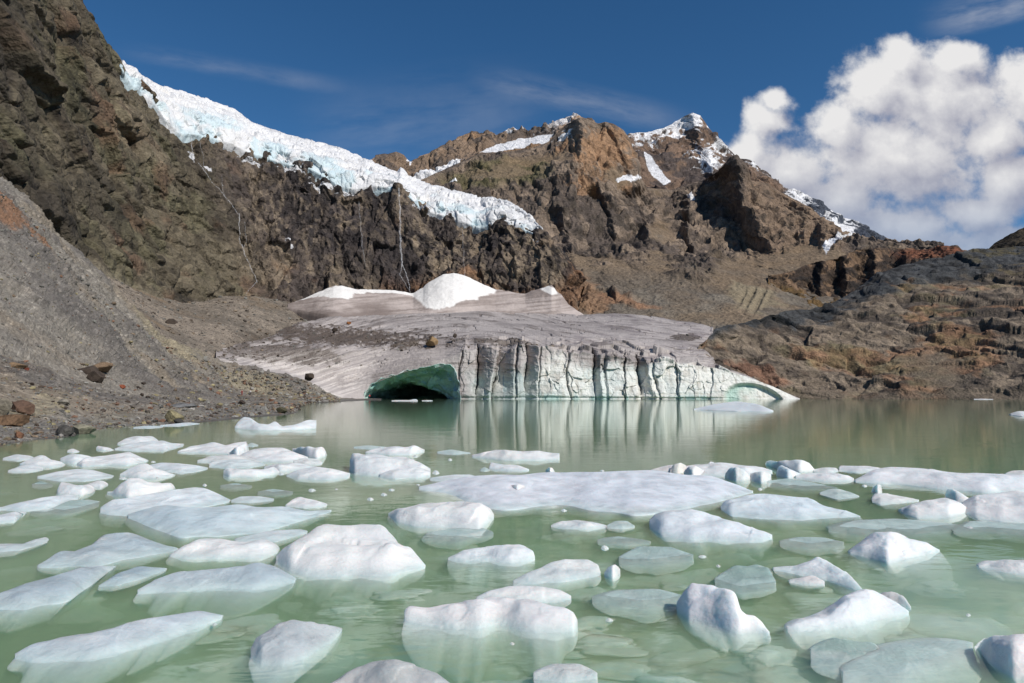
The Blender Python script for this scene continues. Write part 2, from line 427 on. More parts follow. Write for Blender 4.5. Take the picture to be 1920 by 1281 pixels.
# ------------------------------------------------------------------ terrain
def drop(p, dy, dz):                          # far side of a crest
    q = p.copy(); k = (q[..., 1:2] + dy) / q[..., 1:2]
    q[..., :2] = q[..., :2] * k; q[..., 2] -= dz; return q
def saw(px, py, line, H, wl, wr, y0, y1):
    """spur: the face left of the line falls away steeply, eases back over wl px; right side fades over wr"""
    l = pts(line); lx = np.interp(py, l[:, 1], l[:, 0]); d = px - lx
    f = sm(py, y0 - 12, y0 + 12) * (1 - sm(py, y1 - 15, y1 + 15))
    left = np.where(d < 0, sm(-d, 0, wl * .55) * (1 - sm(-d, wl * .7, wl * 2.2)), 0)
    right = np.where(d >= 0, 0.35 * sm(d, 0, wr) * (1 - sm(d, wr, wr * 2)), 0)
    return H * f * (left + right)
def push(pos, off):                           # move along the line of sight by off metres of distance
    v = pos - np.array([0, 0, CH]); L = v[..., 1:2]
    return pos + v / L * off[..., None]
def big_speck(shape, seed):
    r = np.random.RandomState(seed).rand(shape[0] // 2 + 2, shape[1] // 2 + 2); r = np.repeat(np.repeat(r, 2, 0), 2, 1)
    r[:, :] = np.where(np.random.RandomState(seed + 1).rand(*r.shape) < .35, np.random.RandomState(seed + 2).rand(*r.shape), r); return r[:shape[0], :shape[1]]
def speck(shape, seed): return np.random.RandomState(seed).rand(*shape)

# --- the dark wall: the near flank on the left, and the rock step under the hanging glacier
px = np.linspace(-140, 1085, 1150)
cl_top = '-140,-420 0,-225 100,-90 150,-8 163,22 178,45 190,60 203,75 216,92 222,110 226,122 238,146 262,166 284,180 300,206 318,230 340,246 380,249 430,262 470,281 510,293 545,305 580,309 605,318 625,334 645,346 668,350 700,343 740,346 768,364 790,386 830,398 870,410 900,420 930,412 975,421 1000,432 1022,440 1045,470 1065,500 1085,530'
cl_topD = '-140,270 0,310 150,390 230,440 340,490 500,545 700,565 900,575 1000,560 1085,530'
cl_bot = '-140,400 0,400 100,470 200,530 330,580 400,590 560,610 640,620 800,620 1085,610'
cl_botD = '-140,180 0,205 200,290 400,405 560,455 640,470 800,480 1000,480 1085,470'
cl_mid = '-140,100 0,180 100,280 200,360 330,430 450,450 600,480 800,510 1000,530 1085,570'
cl_midD = '-140,215 0,240 200,345 330,425 450,480 600,505 800,515 1000,500 1085,490'
T = row(cl_top, cl_topD, px)
rows = [row(cl_bot, cl_botD, px), row(cl_mid, cl_midD, px), T, drop(T, 25, 2), drop(T, 120, 90)]
B0 = loft(rows, [210, 330, 8, 12]); PX, PY = proj(B0)
PX = np.broadcast_to(px, PX.shape)
nb = normals(blur(B0, 6, 6))
R1 = rot('Y', 38) @ rot('Z', 20)
west = 1 - sm(PX - (PY - 250) * 0.35, 330, 440)        # 1 on the near flank
r1, c1_ = rock(B0, 36, 1, R1, (1.5, 1.0, 0.9), 3)
r2, c2_ = rock(B0, 38, 2, rot('Y', 6), (0.5, 0.8, 2.0), 3)
fl = fbm(B0 / np.array([1, 1, 6.0]), 1 / 7.0, 4, 4, ridged=True)
dsp = west * r1 * 16 + (1 - west) * (r2 * 15 + fl * 2.2) + fbm(B0, 1 / 60, 3, 6) * 7 * (1 - .5 * west)
dsp += fbm(B0, 1 / 2.2, 3, 8) * 0.22
talus = sm(PY, np.interp(px, [-140, 0, 120, 220, 330, 420, 1085], [250, 330, 420, 500, 560, 620, 700])[None], np.interp(px, [-140, 0, 120, 220, 330, 420, 1085], [300, 380, 460, 530, 590, 660, 760])[None])
dsp = blur(dsp[..., None], 1, 1)[..., 0]; dsp *= 1 - 0.75 * talus
dsp[-12:] *= 0.4
CL = B0 + nb * dsp[..., None]
cell = 0.5 * (west * c1_ + (1 - west) * c2_)
big = fbm(B0, 1 / 45, 4, 11); med = fbm(B0, 1 / 9, 4, 12); streak_ = fbm(B0 / np.array([1, 1, 12.]), 1 / 4.5, 4, 13)
a = lerp(srgb(112, 103, 86), srgb(72, 65, 56), sm(.6 * big + .9 * cell, -.6, .6))
a = lerp(a, srgb(98, 98, 70), 0.35 * sm(fbm(B0, 1 / 25, 4, 14), .05, .4) * west)
a = lerp(a, srgb(118, 92, 74), 0.6 * sm(fbm(B0, 1 / 30, 4, 15) + .3 * med, .15, .5))
b = lerp(srgb(140, 125, 107), srgb(88, 79, 74), sm(.6 * med + 1.2 * cell, -.6, .6))
b = lerp(b, srgb(142, 106, 78), 0.8 * sm(fbm(B0, 1 / 30, 4, 16) + 0.9 * sm(PY, 470, 545) * sm(PX, 560, 900), .35, .9))
wet = sm(streak_ + .35 * big, -.12, .25) * (1 - sm(PY - (PX - 600) * 0.10, 440, 555)) * sm(PX, 420, 560)
b = lerp(b, srgb(50, 46, 47), 0.9 * wet)
dk = sm(ell(PX, PY, 700, 470, 120, 110) + .5 * med, .1, .5); b = lerp(b, srgb(66, 60, 60), .6 * dk)
col = a * west[..., None] + b * (1 - west)[..., None]
a_dk = sm(fbm(B0, 1 / 55, 4, 19) + .25 * cell, .05, .45) * west; col = lerp(col, srgb(62, 57, 51), .6 * a_dk)
col = lerp(col, srgb(150, 140, 120), talus * (0.6 + .3 * med))
band = sm(ell(PX, PY, 250, 255, 90, 22, 55) + .35 * med, .0, .4); col = lerp(col, srgb(140, 128, 108), .5 * band)
rust = sm(ell(PX, PY, 20, 420, 75, 22, 38) + .3 * med, .1, .35); col = lerp(col, srgb(168, 96, 52), rust)
# thin snow left on ledges below the ice
nz = nb[..., 2] + 0.5 * np.gradient(dsp, axis=0)
sn = np.zeros_like(PX) - 1
for (ex, ey, rx, ry, an) in ((355, 295, 16, 7, 20), (378, 252, 22, 5, 8), (388, 318, 14, 6, 30), (420, 345, 12, 4, 30), (550, 315, 46, 9, 14), (610, 345, 40, 9, 15), (690, 345, 30, 7, 5),
                             (830, 402, 50, 6, 8), (545, 458, 16, 6, 10), (650, 360, 22, 8, 10), (800, 395, 30, 7, 15), (1005, 455, 10, 5, 0), (470, 300, 50, 7, 18)):
    sn = np.maximum(sn, ell(PX, PY, ex, ey, rx, ry, an))
sn = sm(sn + .9 * fbm(B0, 1 / 3.0, 4, 18), .46, .6)
col = lerp(col, np.array([.74, .74, .76]), sn)
col *= (0.86 + .28 * speck(PX.shape, 1))[..., None]
cliff = setting(grid_obj('rock_wall', CL, M_cliff, col, alpha=(1 - .75 * talus) * (1 - .8 * sn)))
cliff_px, cliff_py = proj(CL)

# --- hanging glacier
px = np.linspace(224, 1023, 900)
hg_top = '224,118 230,114 236,122 244,121 257,127 261,137 295,158 340,170 375,180 410,192 440,205 470,228 500,238 540,252 580,262 620,273 640,277 680,295 720,312 745,322 751,313 765,330 800,342 860,358 900,368 940,370 960,378 985,395 1000,410 1015,424 1023,437'
hg_bot = '224,122 245,156 290,196 310,222 335,250 380,254 430,268 470,287 510,300 545,310 580,316 620,338 640,350 665,355 700,348 740,352 770,372 790,392 830,404 870,416 900,428 930,420 975,428 1000,438 1023,444'
f = '224,425 340,484 500,541 700,561 900,571 1000,556 1023,548'
T = row(hg_top, '224,470 340,560 500,640 700,660 900,630 1000,575 1023,552', px)
bo = row(hg_bot, f, px)
mid = bo * 0.5 + T * 0.5; 
tpy, bpy_ = np.interp(px, pts(hg_top)[:, 0], pts(hg_top)[:, 1]), np.interp(px, pts(hg_bot)[:, 0], pts(hg_bot)[:, 1])
fD = np.interp(px, pts(f)[:, 0], pts(f)[:, 1])
mid = P(px, bpy_ * .55 + tpy * .45, fD + 6)
B0 = loft([drop(bo, 4, 8), bo, mid, T, drop(T, 60, 10)], [6, 70, 60, 6]); PX, PY = proj(B0); PX = np.broadcast_to(px, PX.shape)
nb = normals(blur(B0, 8, 10))
q = B0.copy(); q[..., 2] *= 0.35
r1, c1_ = rock(q, 13, 21, rot('Y', 25), (1, 1, 1), 2)
cr = fbm(q @ rot('Y', -20).T, 1 / 10., 4, 22, ridged=True)
t = np.linspace(0, 1, B0.shape[0])[:, None]
dsp = (r1 * 7.0 + np.where(cr > .5, -(cr - .5) * 9, 0) + fbm(B0, 1 / 1.6, 2, 25) * .18) * (0.35 + .65 * sm(t, 0.03, .2)) * (1 - .6 * sm(t, .85, .97))
HG = B0 + nb * dsp[..., None]
v_ = (PY - tpy) / (bpy_ - tpy + 1e-3)
blue = sm(fbm(B0, 1 / 16, 3, 26) + .5 * v_ - .25 * sm(PX, 600, 1000), .22, .6) * sm(v_, .25, .6)
for e in ((400, 225, 80, 18, 15), (600, 305, 55, 20, 15), (870, 395, 45, 12, 15), (520, 275, 40, 14, 20)): blue = np.maximum(blue, sm(ell(PX, PY, *e) + .3 * fbm(B0, 1 / 5, 3, 29), .1, .6) * .9)
col = lerp(np.array([.78, .78, .79]), np.array([.48, .68, .75]), blue * .62)
dirt = sm(fbm(B0, 1 / 6., 4, 27), .2, .5) * .35; col = lerp(col, np.array([.56, .54, .51]), dirt)
o = grid_obj('hanging_glacier', HG, M_ser, col, smooth=True)
tag(o, 'white crevassed hanging glacier draped along the top of the dark rock wall', 'glacier')

# --- distant ridges and peaks
def mountain(name, px0, px1, nu, lines, counts, amp, scale, seed, shade, R=None, stretch=(1, 1, 1.2), backs=((60, 10), (500, 300)), mask=None, mat=None, saws=(), detail=1.0, skyline_amp=.6, lowfade=0):
    px = np.linspace(px0, px1, nu)
    rows = [row(y, d, px) for y, d in lines]
    T = rows[-1]
    for dy, dz in backs: rows.append(drop(T, dy, dz))
    B0 = loft(rows, list(counts) + [6, 6]); PX, PY = proj(B0); PX = np.broadcast_to(px, PX.shape).copy()
    nb = normals(blur(B0, 8, 8))
    r, c = rock(B0, scale, seed, R, stretch, 3)
    g = fbm(B0 / np.array([1, 1, 3.0]), 1 / (scale * .35), 4, seed + 2, ridged=True)
    dsp = amp * (r + .22 * g * detail + .5 * fbm(B0, 1 / (scale * 2.5), 3, seed + 1))
    msk = 0 if mask is None else mask(PX, PY, B0)
    dsp = dsp * (1 - .88 * msk) + fbm(B0, 3.5 / scale, 4, seed + 3) * amp * .08 + fbm(B0, 9 / scale, 3, seed + 5) * amp * .04
    n_top = sum(counts)
    dsp = blur(dsp[..., None], 1, 1)[..., 0]
    fade = np.ones(B0.shape[0]); fade[:lowfade] = np.linspace(.05, 1, lowfade)[:] if lowfade else 1; fade[n_top:] = .3; fade[max(n_top - 12, 0):n_top + 1] = skyline_amp
    dsp *= fade[:, None]
    V = B0 + nb * dsp[..., None]
    off = np.zeros_like(PX)
    for s_ in saws: off += saw(PX, PY, *s_)
    V = push(V, off)
    steep = normals(V)[..., 2]
    col = shade(PX, PY, B0, c, steep, msk)
    col = col * (0.8 + .4 * speck(PX.shape, seed))[..., None]
    return setting(grid_obj(name, V, mat or M_mount, col, alpha=(1 - .85 * np.minimum(msk, 1)) * np.ones(PX.shape))), V
SNOW = np.array([.84, .84, .86])
def polymask(PX, PY, B0, polys, fr, wob, seed):
    wx, wy = fbm(B0, fr, 4, seed) * wob, fbm(B0, fr, 4, seed + 1) * wob
    m_ = np.zeros(PX.shape, bool)
    for p in polys: m_ |= pip(PX + wx, PY + wy, p)
    return m_.astype(float)

def sh_back(PX, PY, B0, c, st, m_):
    col = lerp(srgb(136, 116, 98), srgb(102, 91, 83), sm(c + fbm(B0, 1 / 60, 4, 40), -.6, .6))
    col = lerp(col, srgb(148, 120, 94), sm(fbm(B0, 1 / 90, 4, 41), .1, .5))
    s = polymask(PX, PY, B0, [[(895, 284), (930, 271), (1000, 258), (1038, 252), (1025, 268), (985, 277), (915, 284)], [(765, 336), (800, 317), (830, 305), (872, 293), (862, 304), (810, 325), (775, 342)]], 1 / 25, 4, 42)
    s = np.maximum(s, (.15 + .6 * sm(ell(PX, PY, 1055, 228, 50, 12, -18), 0, .6)) * sm(ell(PX, PY, 1055, 230, 60, 18, -18) + 1.5 * fbm(B0, 1 / 12, 6, 43, .7), .2, .6))
    s = np.maximum(s, sm(ell(PX, PY, 960, 254, 40, 4) + .8 * fbm(B0, 1 / 10, 4, 44), .3, .5))
    s = np.maximum(s, sm(ell(PX, PY, 768, 300, 6, 14) + .6 * fbm(B0, 1 / 10, 4, 44), .2, .5))
    return lerp(col, SNOW, s)
mountain('ridge', 660, 1280, 620, [('660,430 1280,430', '660,1000 1280,1250'), ('660,360 760,360 900,300 1000,285 1110,275 1180,360 1280,430', '660,1150 900,1420 1280,1450'), ('660,320 690,302 705,291 722,288 742,284 757,289 768,303 790,292 820,279 850,262 885,246 900,250 930,253 965,251 985,252 1000,245 1025,236 1040,229 1060,220 1080,215 1095,222 1120,234 1150,270 1180,340 1280,420', '660,1300 900,1650 1280,1700')],
         [60, 130], 30, 70, 31, sh_back, None, (.6, 1, 1.5), skyline_amp=.25, mask=lambda a, b, c: blur(pip(a, b, [(890, 286), (930, 268), (1000, 254), (1042, 249), (1030, 270), (985, 280), (915, 288)]).astype(float)[..., None], 2, 4)[..., 0])

def sh_peak(PX, PY, B0, c, st, m_):
    col = lerp(srgb(128, 106, 90), srgb(86, 76, 72), sm(c + fbm(B0, 1 / 70, 4, 50), -.6, .6))
    col = lerp(col, srgb(74, 80, 92), sm(PX, 1450, 1500))  # right end toned dark blue, its shade put into the rock colour
    nz = 1.4 * fbm(B0, 1 / 14, 6, 51, .7)
    s = np.zeros_like(PX)
    for e, k in (((1250, 238, 85, 26, -14), .15), ((1300, 225, 22, 22, 0), .1), ((1325, 300, 26, 40, -35), .25), ((1350, 275, 30, 12, 25), .25), ((1420, 312, 26, 12, 35), .2), ((1460, 345, 30, 8, 25), .25), ((1500, 375, 36, 24, 30), .3), ((1560, 435, 45, 26, 20), .05), ((1590, 410, 40, 18, 30), .4)):
        s = np.maximum(s, sm(ell(PX, PY, *e) + 1.0 * nz + .35 * (st - .5), k, k + .3))
    s = np.maximum(s, polymask(PX, PY, B0, [[(1206, 284), (1217, 288), (1232, 310), (1258, 342), (1246, 350), (1216, 322)], [(1545, 432), (1580, 420), (1605, 428), (1575, 448), (1548, 460), (1555, 445)]], 1 / 25, 3, 52))
    return lerp(col, SNOW, s)
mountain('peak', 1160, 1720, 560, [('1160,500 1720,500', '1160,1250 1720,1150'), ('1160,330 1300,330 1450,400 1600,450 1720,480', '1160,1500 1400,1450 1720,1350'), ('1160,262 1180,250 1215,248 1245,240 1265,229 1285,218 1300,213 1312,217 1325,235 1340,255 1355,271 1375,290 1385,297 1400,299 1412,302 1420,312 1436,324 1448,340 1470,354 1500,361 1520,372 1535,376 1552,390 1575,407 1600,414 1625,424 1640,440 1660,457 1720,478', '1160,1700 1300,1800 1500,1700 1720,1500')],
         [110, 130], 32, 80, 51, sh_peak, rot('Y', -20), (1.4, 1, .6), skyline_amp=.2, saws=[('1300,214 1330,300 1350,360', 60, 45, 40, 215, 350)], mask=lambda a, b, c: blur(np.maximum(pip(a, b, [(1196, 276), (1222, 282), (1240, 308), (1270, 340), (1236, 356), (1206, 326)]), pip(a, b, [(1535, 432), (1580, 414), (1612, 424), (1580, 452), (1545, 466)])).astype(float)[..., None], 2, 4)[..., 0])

def scree_mask(PX, PY, B0):
    m_ = np.zeros_like(PX); n_ = fbm(B0, 1 / 40, 4, 61) * .5 + fbm(B0, 1 / 12, 3, 62) * .25
    base = np.interp(PX, [750, 1000, 1060, 1130, 1220, 1300, 1420, 1500, 1600, 1760], [640, 560, 470, 480, 465, 500, 470, 458, 468, 480])
    m_ = sm(PY - base + 45 * n_, -4, 16)
    for e in ((1240, 345, 45, 16, 10), (1150, 330, 40, 14, 20), (1020, 300, 90, 16, -5), (930, 325, 90, 20, 0), (1240, 440, 40, 30, 40)): m_ = np.maximum(m_, .8 * sm(ell(PX, PY, *e) + n_, .1, .5))
    for e in ((1180, 470, 50, 30, 20), (1320, 500, 40, 16, 20), (1090, 555, 45, 32, 30), (1170, 560, 60, 14, 15), (1050, 480, 20, 40, 0), (1080, 520, 26, 20, 0), (1290, 520, 60, 12, 10)): m_ *= 1 - .6 * sm(ell(PX, PY, *e) + .8 * n_, .1, .5)
    return m_
def sh_main(PX, PY, B0, c, st, m_):
    n1, n2 = fbm(B0, 1 / 60, 4, 63), fbm(B0, 1 / 14, 4, 64)
    rk = lerp(srgb(134, 118, 103), srgb(92, 82, 75), sm(c * .8 + n1 + n2 * .5, -.6, .6))
    rk = lerp(rk, srgb(162, 128, 98), .9 * sm(ell(PX, PY, 1130, 290, 75, 65) + .6 * n1 + .3 * c, .05, .5))
    rk = lerp(rk, srgb(96, 92, 60), .75 * sm(ell(PX, PY, 930, 325, 140, 32, -5) + .5 * n1, .1, .5))
    rk = lerp(rk, srgb(140, 118, 98), sm(PX, 1385, 1410) * (1 - sm(PX, 1560, 1600)) * .7)
    rk = lerp(rk, srgb(76, 68, 60), .8 * sm(n2 + .4 * n1, .12, .4) * sm(PY, 300, 400))
    sc_ = lerp(srgb(136, 118, 97), srgb(118, 108, 96), sm(PY + 30 * n1, 480, 545))
    sc_ = lerp(sc_, srgb(130, 122, 110), sm(fbm(B0, 1 / 30, 3, 68) + sm(PY, 520, 590) * .6, .2, .8))
    sc_ = lerp(sc_, srgb(146, 122, 94), .5 * sm(n1, .0, .5)) * (.85 + .5 * np.maximum(fbm(B0, 1 / 2.5, 3, 67), 0))[..., None]
    col = lerp(rk, sc_, m_)
    for e, cc in (((1110, 560, 42, 34, 35), (144, 116, 92)), ((1170, 565, 60, 13, 12), (146, 114, 90)), ((1410, 560, 55, 30, 15), (142, 130, 108)), ((1010, 525, 55, 35, 0), (132, 112, 94)), ((1650, 590, 90, 26, 0), (112, 92, 56)), ((1660, 545, 60, 14, -15), (104, 84, 50))):
        col = lerp(col, srgb(*cc), sm(ell(PX, PY, *e) + .6 * n2 + .3 * n1, .05, .45))
    s = polymask(PX, PY, B0, [[(1204, 284), (1214, 288), (1228, 310), (1252, 340), (1242, 346), (1214, 322)], [(1155, 335), (1180, 325), (1195, 335), (1190, 340), (1160, 338)], [(1288, 366), (1294, 368), (1307, 385), (1302, 388), (1292, 380)], [(1540, 462), (1560, 448), (1600, 446), (1560, 460), (1548, 478)], [(838, 345), (858, 338), (856, 346)]], 1 / 20, 3, 69)
    s = np.maximum(s, sm(ell(PX, PY, 1060, 262, 35, 16, -20) + 1.1 * n2, .4, .6))
    s = np.maximum(s, sm(ell(PX, PY, 1320, 315, 30, 22, -30) + 1.2 * fbm(B0, 1 / 7, 4, 70), .35, .55))
    return lerp(col, SNOW, s)
m_rows = [('750,650 1100,640 1350,640 1500,620 1800,620', '750,455 1040,470 1350,460 1500,480 1800,520'),
          ('750,590 1040,535 1150,520 1220,517 1330,516 1430,522 1480,540 1560,556 1640,560 1800,530', '750,560 1040,620 1330,640 1480,650 1800,640'),
          ('750,480 900,450 1050,440 1150,455 1220,462 1300,480 1400,470 1440,478 1480,465 1540,452 1600,458 1700,468 1800,480', '750,800 1085,860 1400,860 1600,880 1800,820'),
          ('750,350 790,336 830,319 870,301 900,288 950,284 1000,277 1030,265 1048,246 1062,234 1085,221 1100,222 1120,231 1135,228 1150,232 1170,245 1184,264 1191,294 1199,325 1214,352 1260,356 1290,345 1320,338 1345,322 1370,305 1385,298 1395,308 1410,338 1440,343 1460,358 1490,373 1520,388 1545,413 1560,429 1600,453 1650,461 1700,465 1800,474', '750,980 1000,1150 1085,1130 1250,1250 1385,1090 1560,1080 1800,950')]
mountain('mountain', 750, 1800, 1050, m_rows, [130, 110, 240], 22, 60, 61, sh_main, rot('Y', 8), (.6, .9, 2.0), mask=scree_mask, skyline_amp=.15,
         saws=[('1385,298 1400,370 1435,440 1462,490', 95, 85, 60, 330, 475), ('1085,221 1095,260 1088,300', 50, 45, 40, 225, 292), ('1220,350 1210,400 1215,450', 45, 35, 40, 360, 455), ('1140,235 1165,280 1190,330', 22, 22, 20, 235, 335), ('1125,340 1150,400 1160,450', 30, 30, 30, 350, 455), ('1530,400 1535,440 1540,460', 28, 14, 20, 405, 460),
               ('1440,500 1520,520', 26, 60, 50, 480, 512), ('1060,420 1080,500 1090,540', 24, 30, 30, 400, 530), ('1600,430 1610,470', 22, 18, 20, 440, 470), ('1300,380 1290,430 1310,480', 40, 30, 30, 380, 480), ('1420,545 1400,585', 7, 8, 8, 540, 580), ('1440,545 1418,590', 7, 8, 8, 540, 585), ('1402,548 1388,580', 6, 7, 8, 545, 575)])

def sh_band(PX, PY, B0, c, st, m_):
    n1, n2 = fbm(B0, 1 / 30, 4, 80), fbm(B0, 1 / 8, 4, 81)
    col = lerp(srgb(130, 106, 84), srgb(72, 60, 52), sm(c + n1 + n2, -.5, .5))
    col = lerp(col, srgb(130, 82, 60), .8 * sm(ell(PX, PY, 1750, 480, 90, 22) + .4 * n1, .1, .5))
    col = lerp(col, srgb(44, 40, 38), .75 * sm(n2 + .3 * n1 + sm(PY - np.interp(PX, [1480, 1600, 1700, 1800], [515, 492, 484, 474]), 0, 12) * .6, .25, .6))
    return lerp(col, srgb(110, 88, 56), sm(PY - np.interp(PX, [1440, 1500, 1540, 1600, 1640, 1700, 1860], [522, 542, 556, 556, 542, 514, 494]) + 10 * n2, -2, 8))
mountain('cliff_band', 1440, 1880, 440, [('1440,600 1500,605 1600,605 1700,580 1880,560', '1440,560 1880,540'), ('1440,524 1500,542 1540,556 1600,556 1640,542 1700,514 1760,492 1880,490', '1440,640 1600,625 1700,640 1880,640'),
          ('1440,516 1480,509 1520,495 1555,487 1580,481 1610,469 1650,465 1690,466 1740,468 1770,462 1795,459 1805,467 1830,474 1880,480', '1440,655 1600,690 1700,740 1880,740')], [60, 110], 10, 24, 81, sh_band, None, (.7, 1, 1.6), backs=((40, 4), (200, 90)), skyline_amp=.35, mat=M_cliff,
         saws=[('1545,488 1540,556', 20, 30, 24, 488, 552), ('1585,480 1590,556', 16, 26, 20, 482, 550), ('1640,466 1645,540', 20, 34, 24, 468, 535), ('1700,466 1700,515', 14, 24, 24, 468, 512)])
def sh_dark(PX, PY, B0, c, st, m_):
    return lerp(srgb(70, 60, 44), srgb(50, 44, 36), sm(c + fbm(B0, 1 / 20, 4, 85), -.5, .5))
mountain('hill', 1830, 2140, 240, [('1830,520 2140,520', '1830,560 2140,560'), ('1830,480 1848,468 1862,455 1890,438 1920,423 1980,398 2140,350', '1830,640 2140,620')], [110], 6, 30, 86, sh_dark, None, (1, 1, 1), backs=((40, 4), (100, 60)), mat=M_cliff)

# --- ice-smoothed hillside right of the glacier
def sh_hill(PX, PY, B0, c, st, m_):
    n1, n2, n3 = fbm(B0, 1 / 25, 4, 90), fbm(B0, 1 / 7, 4, 91), fbm(B0 @ rot('Y', -18).T / np.array([6, 6, 1.]), 1 / 2.2, 4, 92)
    col = lerp(srgb(134, 120, 104), srgb(88, 79, 71), sm(c * .6 + n2 + n3 * .8, -.6, .6))
    col = lerp(col, srgb(152, 116, 88), .75 * sm(n1 + .4 * n2 + .7 * ell(PX, PY, 1800, 650, 200, 50, 10).clip(0), .2, .6))
    col = lerp(col, srgb(148, 110, 88), .7 * sm(ell(PX, PY, 1420, 705, 80, 26, 15) + .5 * n2, .05, .4))
    col = lerp(col, srgb(122, 114, 80), .5 * sm(n1 - n2 * .5, .2, .6))
    band = np.interp(PX, [1300, 1345, 1480, 1600, 1700, 1900, 2100], [655, 628, 600, 575, 540, 498, 470])
    dark = (1 - sm(PY - band + 26 * n1 + 22 * n2, -8, 14))
    col = lerp(col, lerp(srgb(68, 72, 76), srgb(44, 46, 48), sm(n2 + c * .4, -.4, .5)), dark * .92)
    col = lerp(col, srgb(102, 92, 60), sm(PX, 1780, 1850) * (1 - sm(PY, 500, 545)) * .6 * sm(n1 + n2, -.3, .3))
    return lerp(col, srgb(124, 112, 96), m_ * .8)
def hill_mask(PX, PY, B0):
    n_ = fbm(B0, 1 / 18, 4, 95)
    return np.maximum(.8 * sm(ell(PX, PY, 1760, 700, 120, 60, 25) + .7 * n_, .2, .6), .7 * sm(PY + 12 * n_, 728, 744))
pxh = np.linspace(1290, 2140, 10)
hl = [('1290,753 1495,753 2140,754', '1290,283 1495,283 1700,263 1920,245 2140,235'), ('1290,748 1495,748.2 1700,748.8 1920,749.3 2140,749.8', '1290,284 1400,286 1495,284 1700,264 1920,246 2140,236'),
      ('1290,706 1400,690 1500,675 1700,650 1920,630 2140,620', '1290,292 1400,300 1495,310 1700,318 1920,300 2140,280'),
      ('1290,690 1300,668 1312,645 1330,630 1345,617 1400,605 1440,589 1480,581 1540,577 1580,560 1625,530 1645,515 1690,497 1740,488 1800,478 1850,467 1920,462 2140,430', '1290,298 1345,318 1500,385 1645,450 1850,500 2140,520')]
_, HL = mountain('hillside', 1290, 2140, 850, hl, [14, 120, 250], 8, 30, 91, sh_hill, rot('Y', -20) @ rot('Z', 35), (1.5, 1.0, .9), backs=((25, 3), (120, 80)), mask=hill_mask, mat=M_hill, skyline_amp=.4, lowfade=26)

# --- scree fan below the wall, behind the moraine crest
def sh_fan(PX, PY, B0, c, st, m_):
    n1, n2 = fbm(B0, 1 / 30, 4, 100), fbm(B0, 1 / 5, 4, 101)
    col = lerp(srgb(138, 127, 114), srgb(112, 104, 94), sm(n1 + n2 * .5, -.4, .4))
    _, _, s2 = facet(B0 / np.array([1.1, 1.1, .7]), 104); col = col * np.where(s2 > .8, 1.4, np.where(s2 < -.78, .6, 1 + .12 * s2))[..., None]
    col = lerp(col, srgb(84, 76, 68), sm(ell(PX, PY, 560, 640, 170, 40, -3) + .5 * n2, .1, .6) * .8)
    return lerp(col, srgb(140, 118, 92), .5 * sm(n1, .2, .6))
_, FAN = mountain('scree_fan', 130, 780, 620, [('130,640 300,690 420,720 560,740 780,700', '130,178 300,192 420,236 560,310 780,340'), ('130,560 230,590 300,640 420,668 500,668 600,655 780,625', '130,200 300,205 420,246 500,310 600,350 780,380'),
         ('130,480 200,515 250,540 300,555 340,566 380,566 420,556 480,556 540,566 600,590 680,600 780,592', '130,270 250,325 330,375 420,420 540,452 600,450 780,440')], [60, 170], 3.0, 30, 101, sh_fan, None, (1, 1, 1), mask=lambda a, b, c: .6 + 0 * a, mat=M_slope, backs=((30, 0), (60, 8)))

# --- near moraine slope and beach on the left
px = np.linspace(-330, 715, 880)
shore = '-330,925 -100,860 0,838 60,828 120,822 170,810 250,803 330,797 400,790 470,783 530,778.5 556,774.5 564,765 572,758.5 600,756 660,752.4 690,751 715,750'
sp_ = pts(shore); spy = np.interp(px, sp_[:, 0], sp_[:, 1]); wl_ = Pz(px, spy, 0.0)
sD = wl_[:, 1]
def hz(k, z, ex=0):                         # a line k x farther than the shore, at height z
    D = sD * k + ex; D = np.convolve(np.pad(D, 9, 'edge'), np.ones(19) / 19, 'valid')
    a_ = (px - CX) / F; s_ = cp * D + sp * (z - CH)
    return np.stack([a_ * s_, D, np.broadcast_to(z, D.shape)], -1)
under = wl_ + (wl_ - np.array([0, 0, 0])) * np.array([-.10, -.10, 0]) + np.array([0, 0, -1.0])
crest = row('-330,90 -200,185 0,335 40,368 70,398 100,430 140,472 200,522 230,560 262,592 300,630 340,650 420,680 480,692 540,706 600,727 640,742 670,748 715,749', '-330,110 0,150 100,160 200,170 300,184 420,212 480,220 540,226 640,234 690,240 715,244', px)
md = row('-330,560 0,660 100,675 200,690 300,705 420,725 520,738 600,748 660,750.3 715,749.6', '-330,34 0,52 100,60 200,76 300,112 380,165 420,190 470,206 540,212 600,216 660,224 715,234', px)
mdl = row('-330,690 0,716 100,726 200,731 300,736 380,741 420,743 470,744.5 520,745.5 560,747 600,750.5 660,751.8 715,750.5', '-330,28 0,40 100,46 200,56 300,82 380,130 420,165 470,195 520,200 600,206 660,214 715,230', px)
zb = np.interp(px, [-330, 0, 300, 520, 560, 600, 715], [.5, .5, .65, .7, .5, .35, .2])
rows = [under, wl_, hz(1.13, zb * .35), hz(1.32, zb * 1.0), hz(1.42, zb * np.interp(px, [-330, 340, 430, 715], [1.9, 1.9, 1.1, 1.1])), mdl, md, crest, drop(crest, 12, 3), drop(crest, 40, 25)]
B0 = loft(rows, [10, 40, 40, 26, 70, 60, 210, 6, 6]); PX, PY = proj(B0); PX = np.broadcast_to(px, PX.shape)
nb = normals(blur(B0, 6, 6)); dist = B0[..., 1]
k = np.clip(dist / 100, .06, 1.3)
n1, n2, n3 = fbm(B0, 1 / 22, 4, 110), fbm(B0, 1 / 4., 4, 111), fbm(B0, 1 / .9, 4, 112)
h1, _, cc_ = facet(B0 / 1.6, 113)
vi = np.arange(B0.shape[0])[:, None]
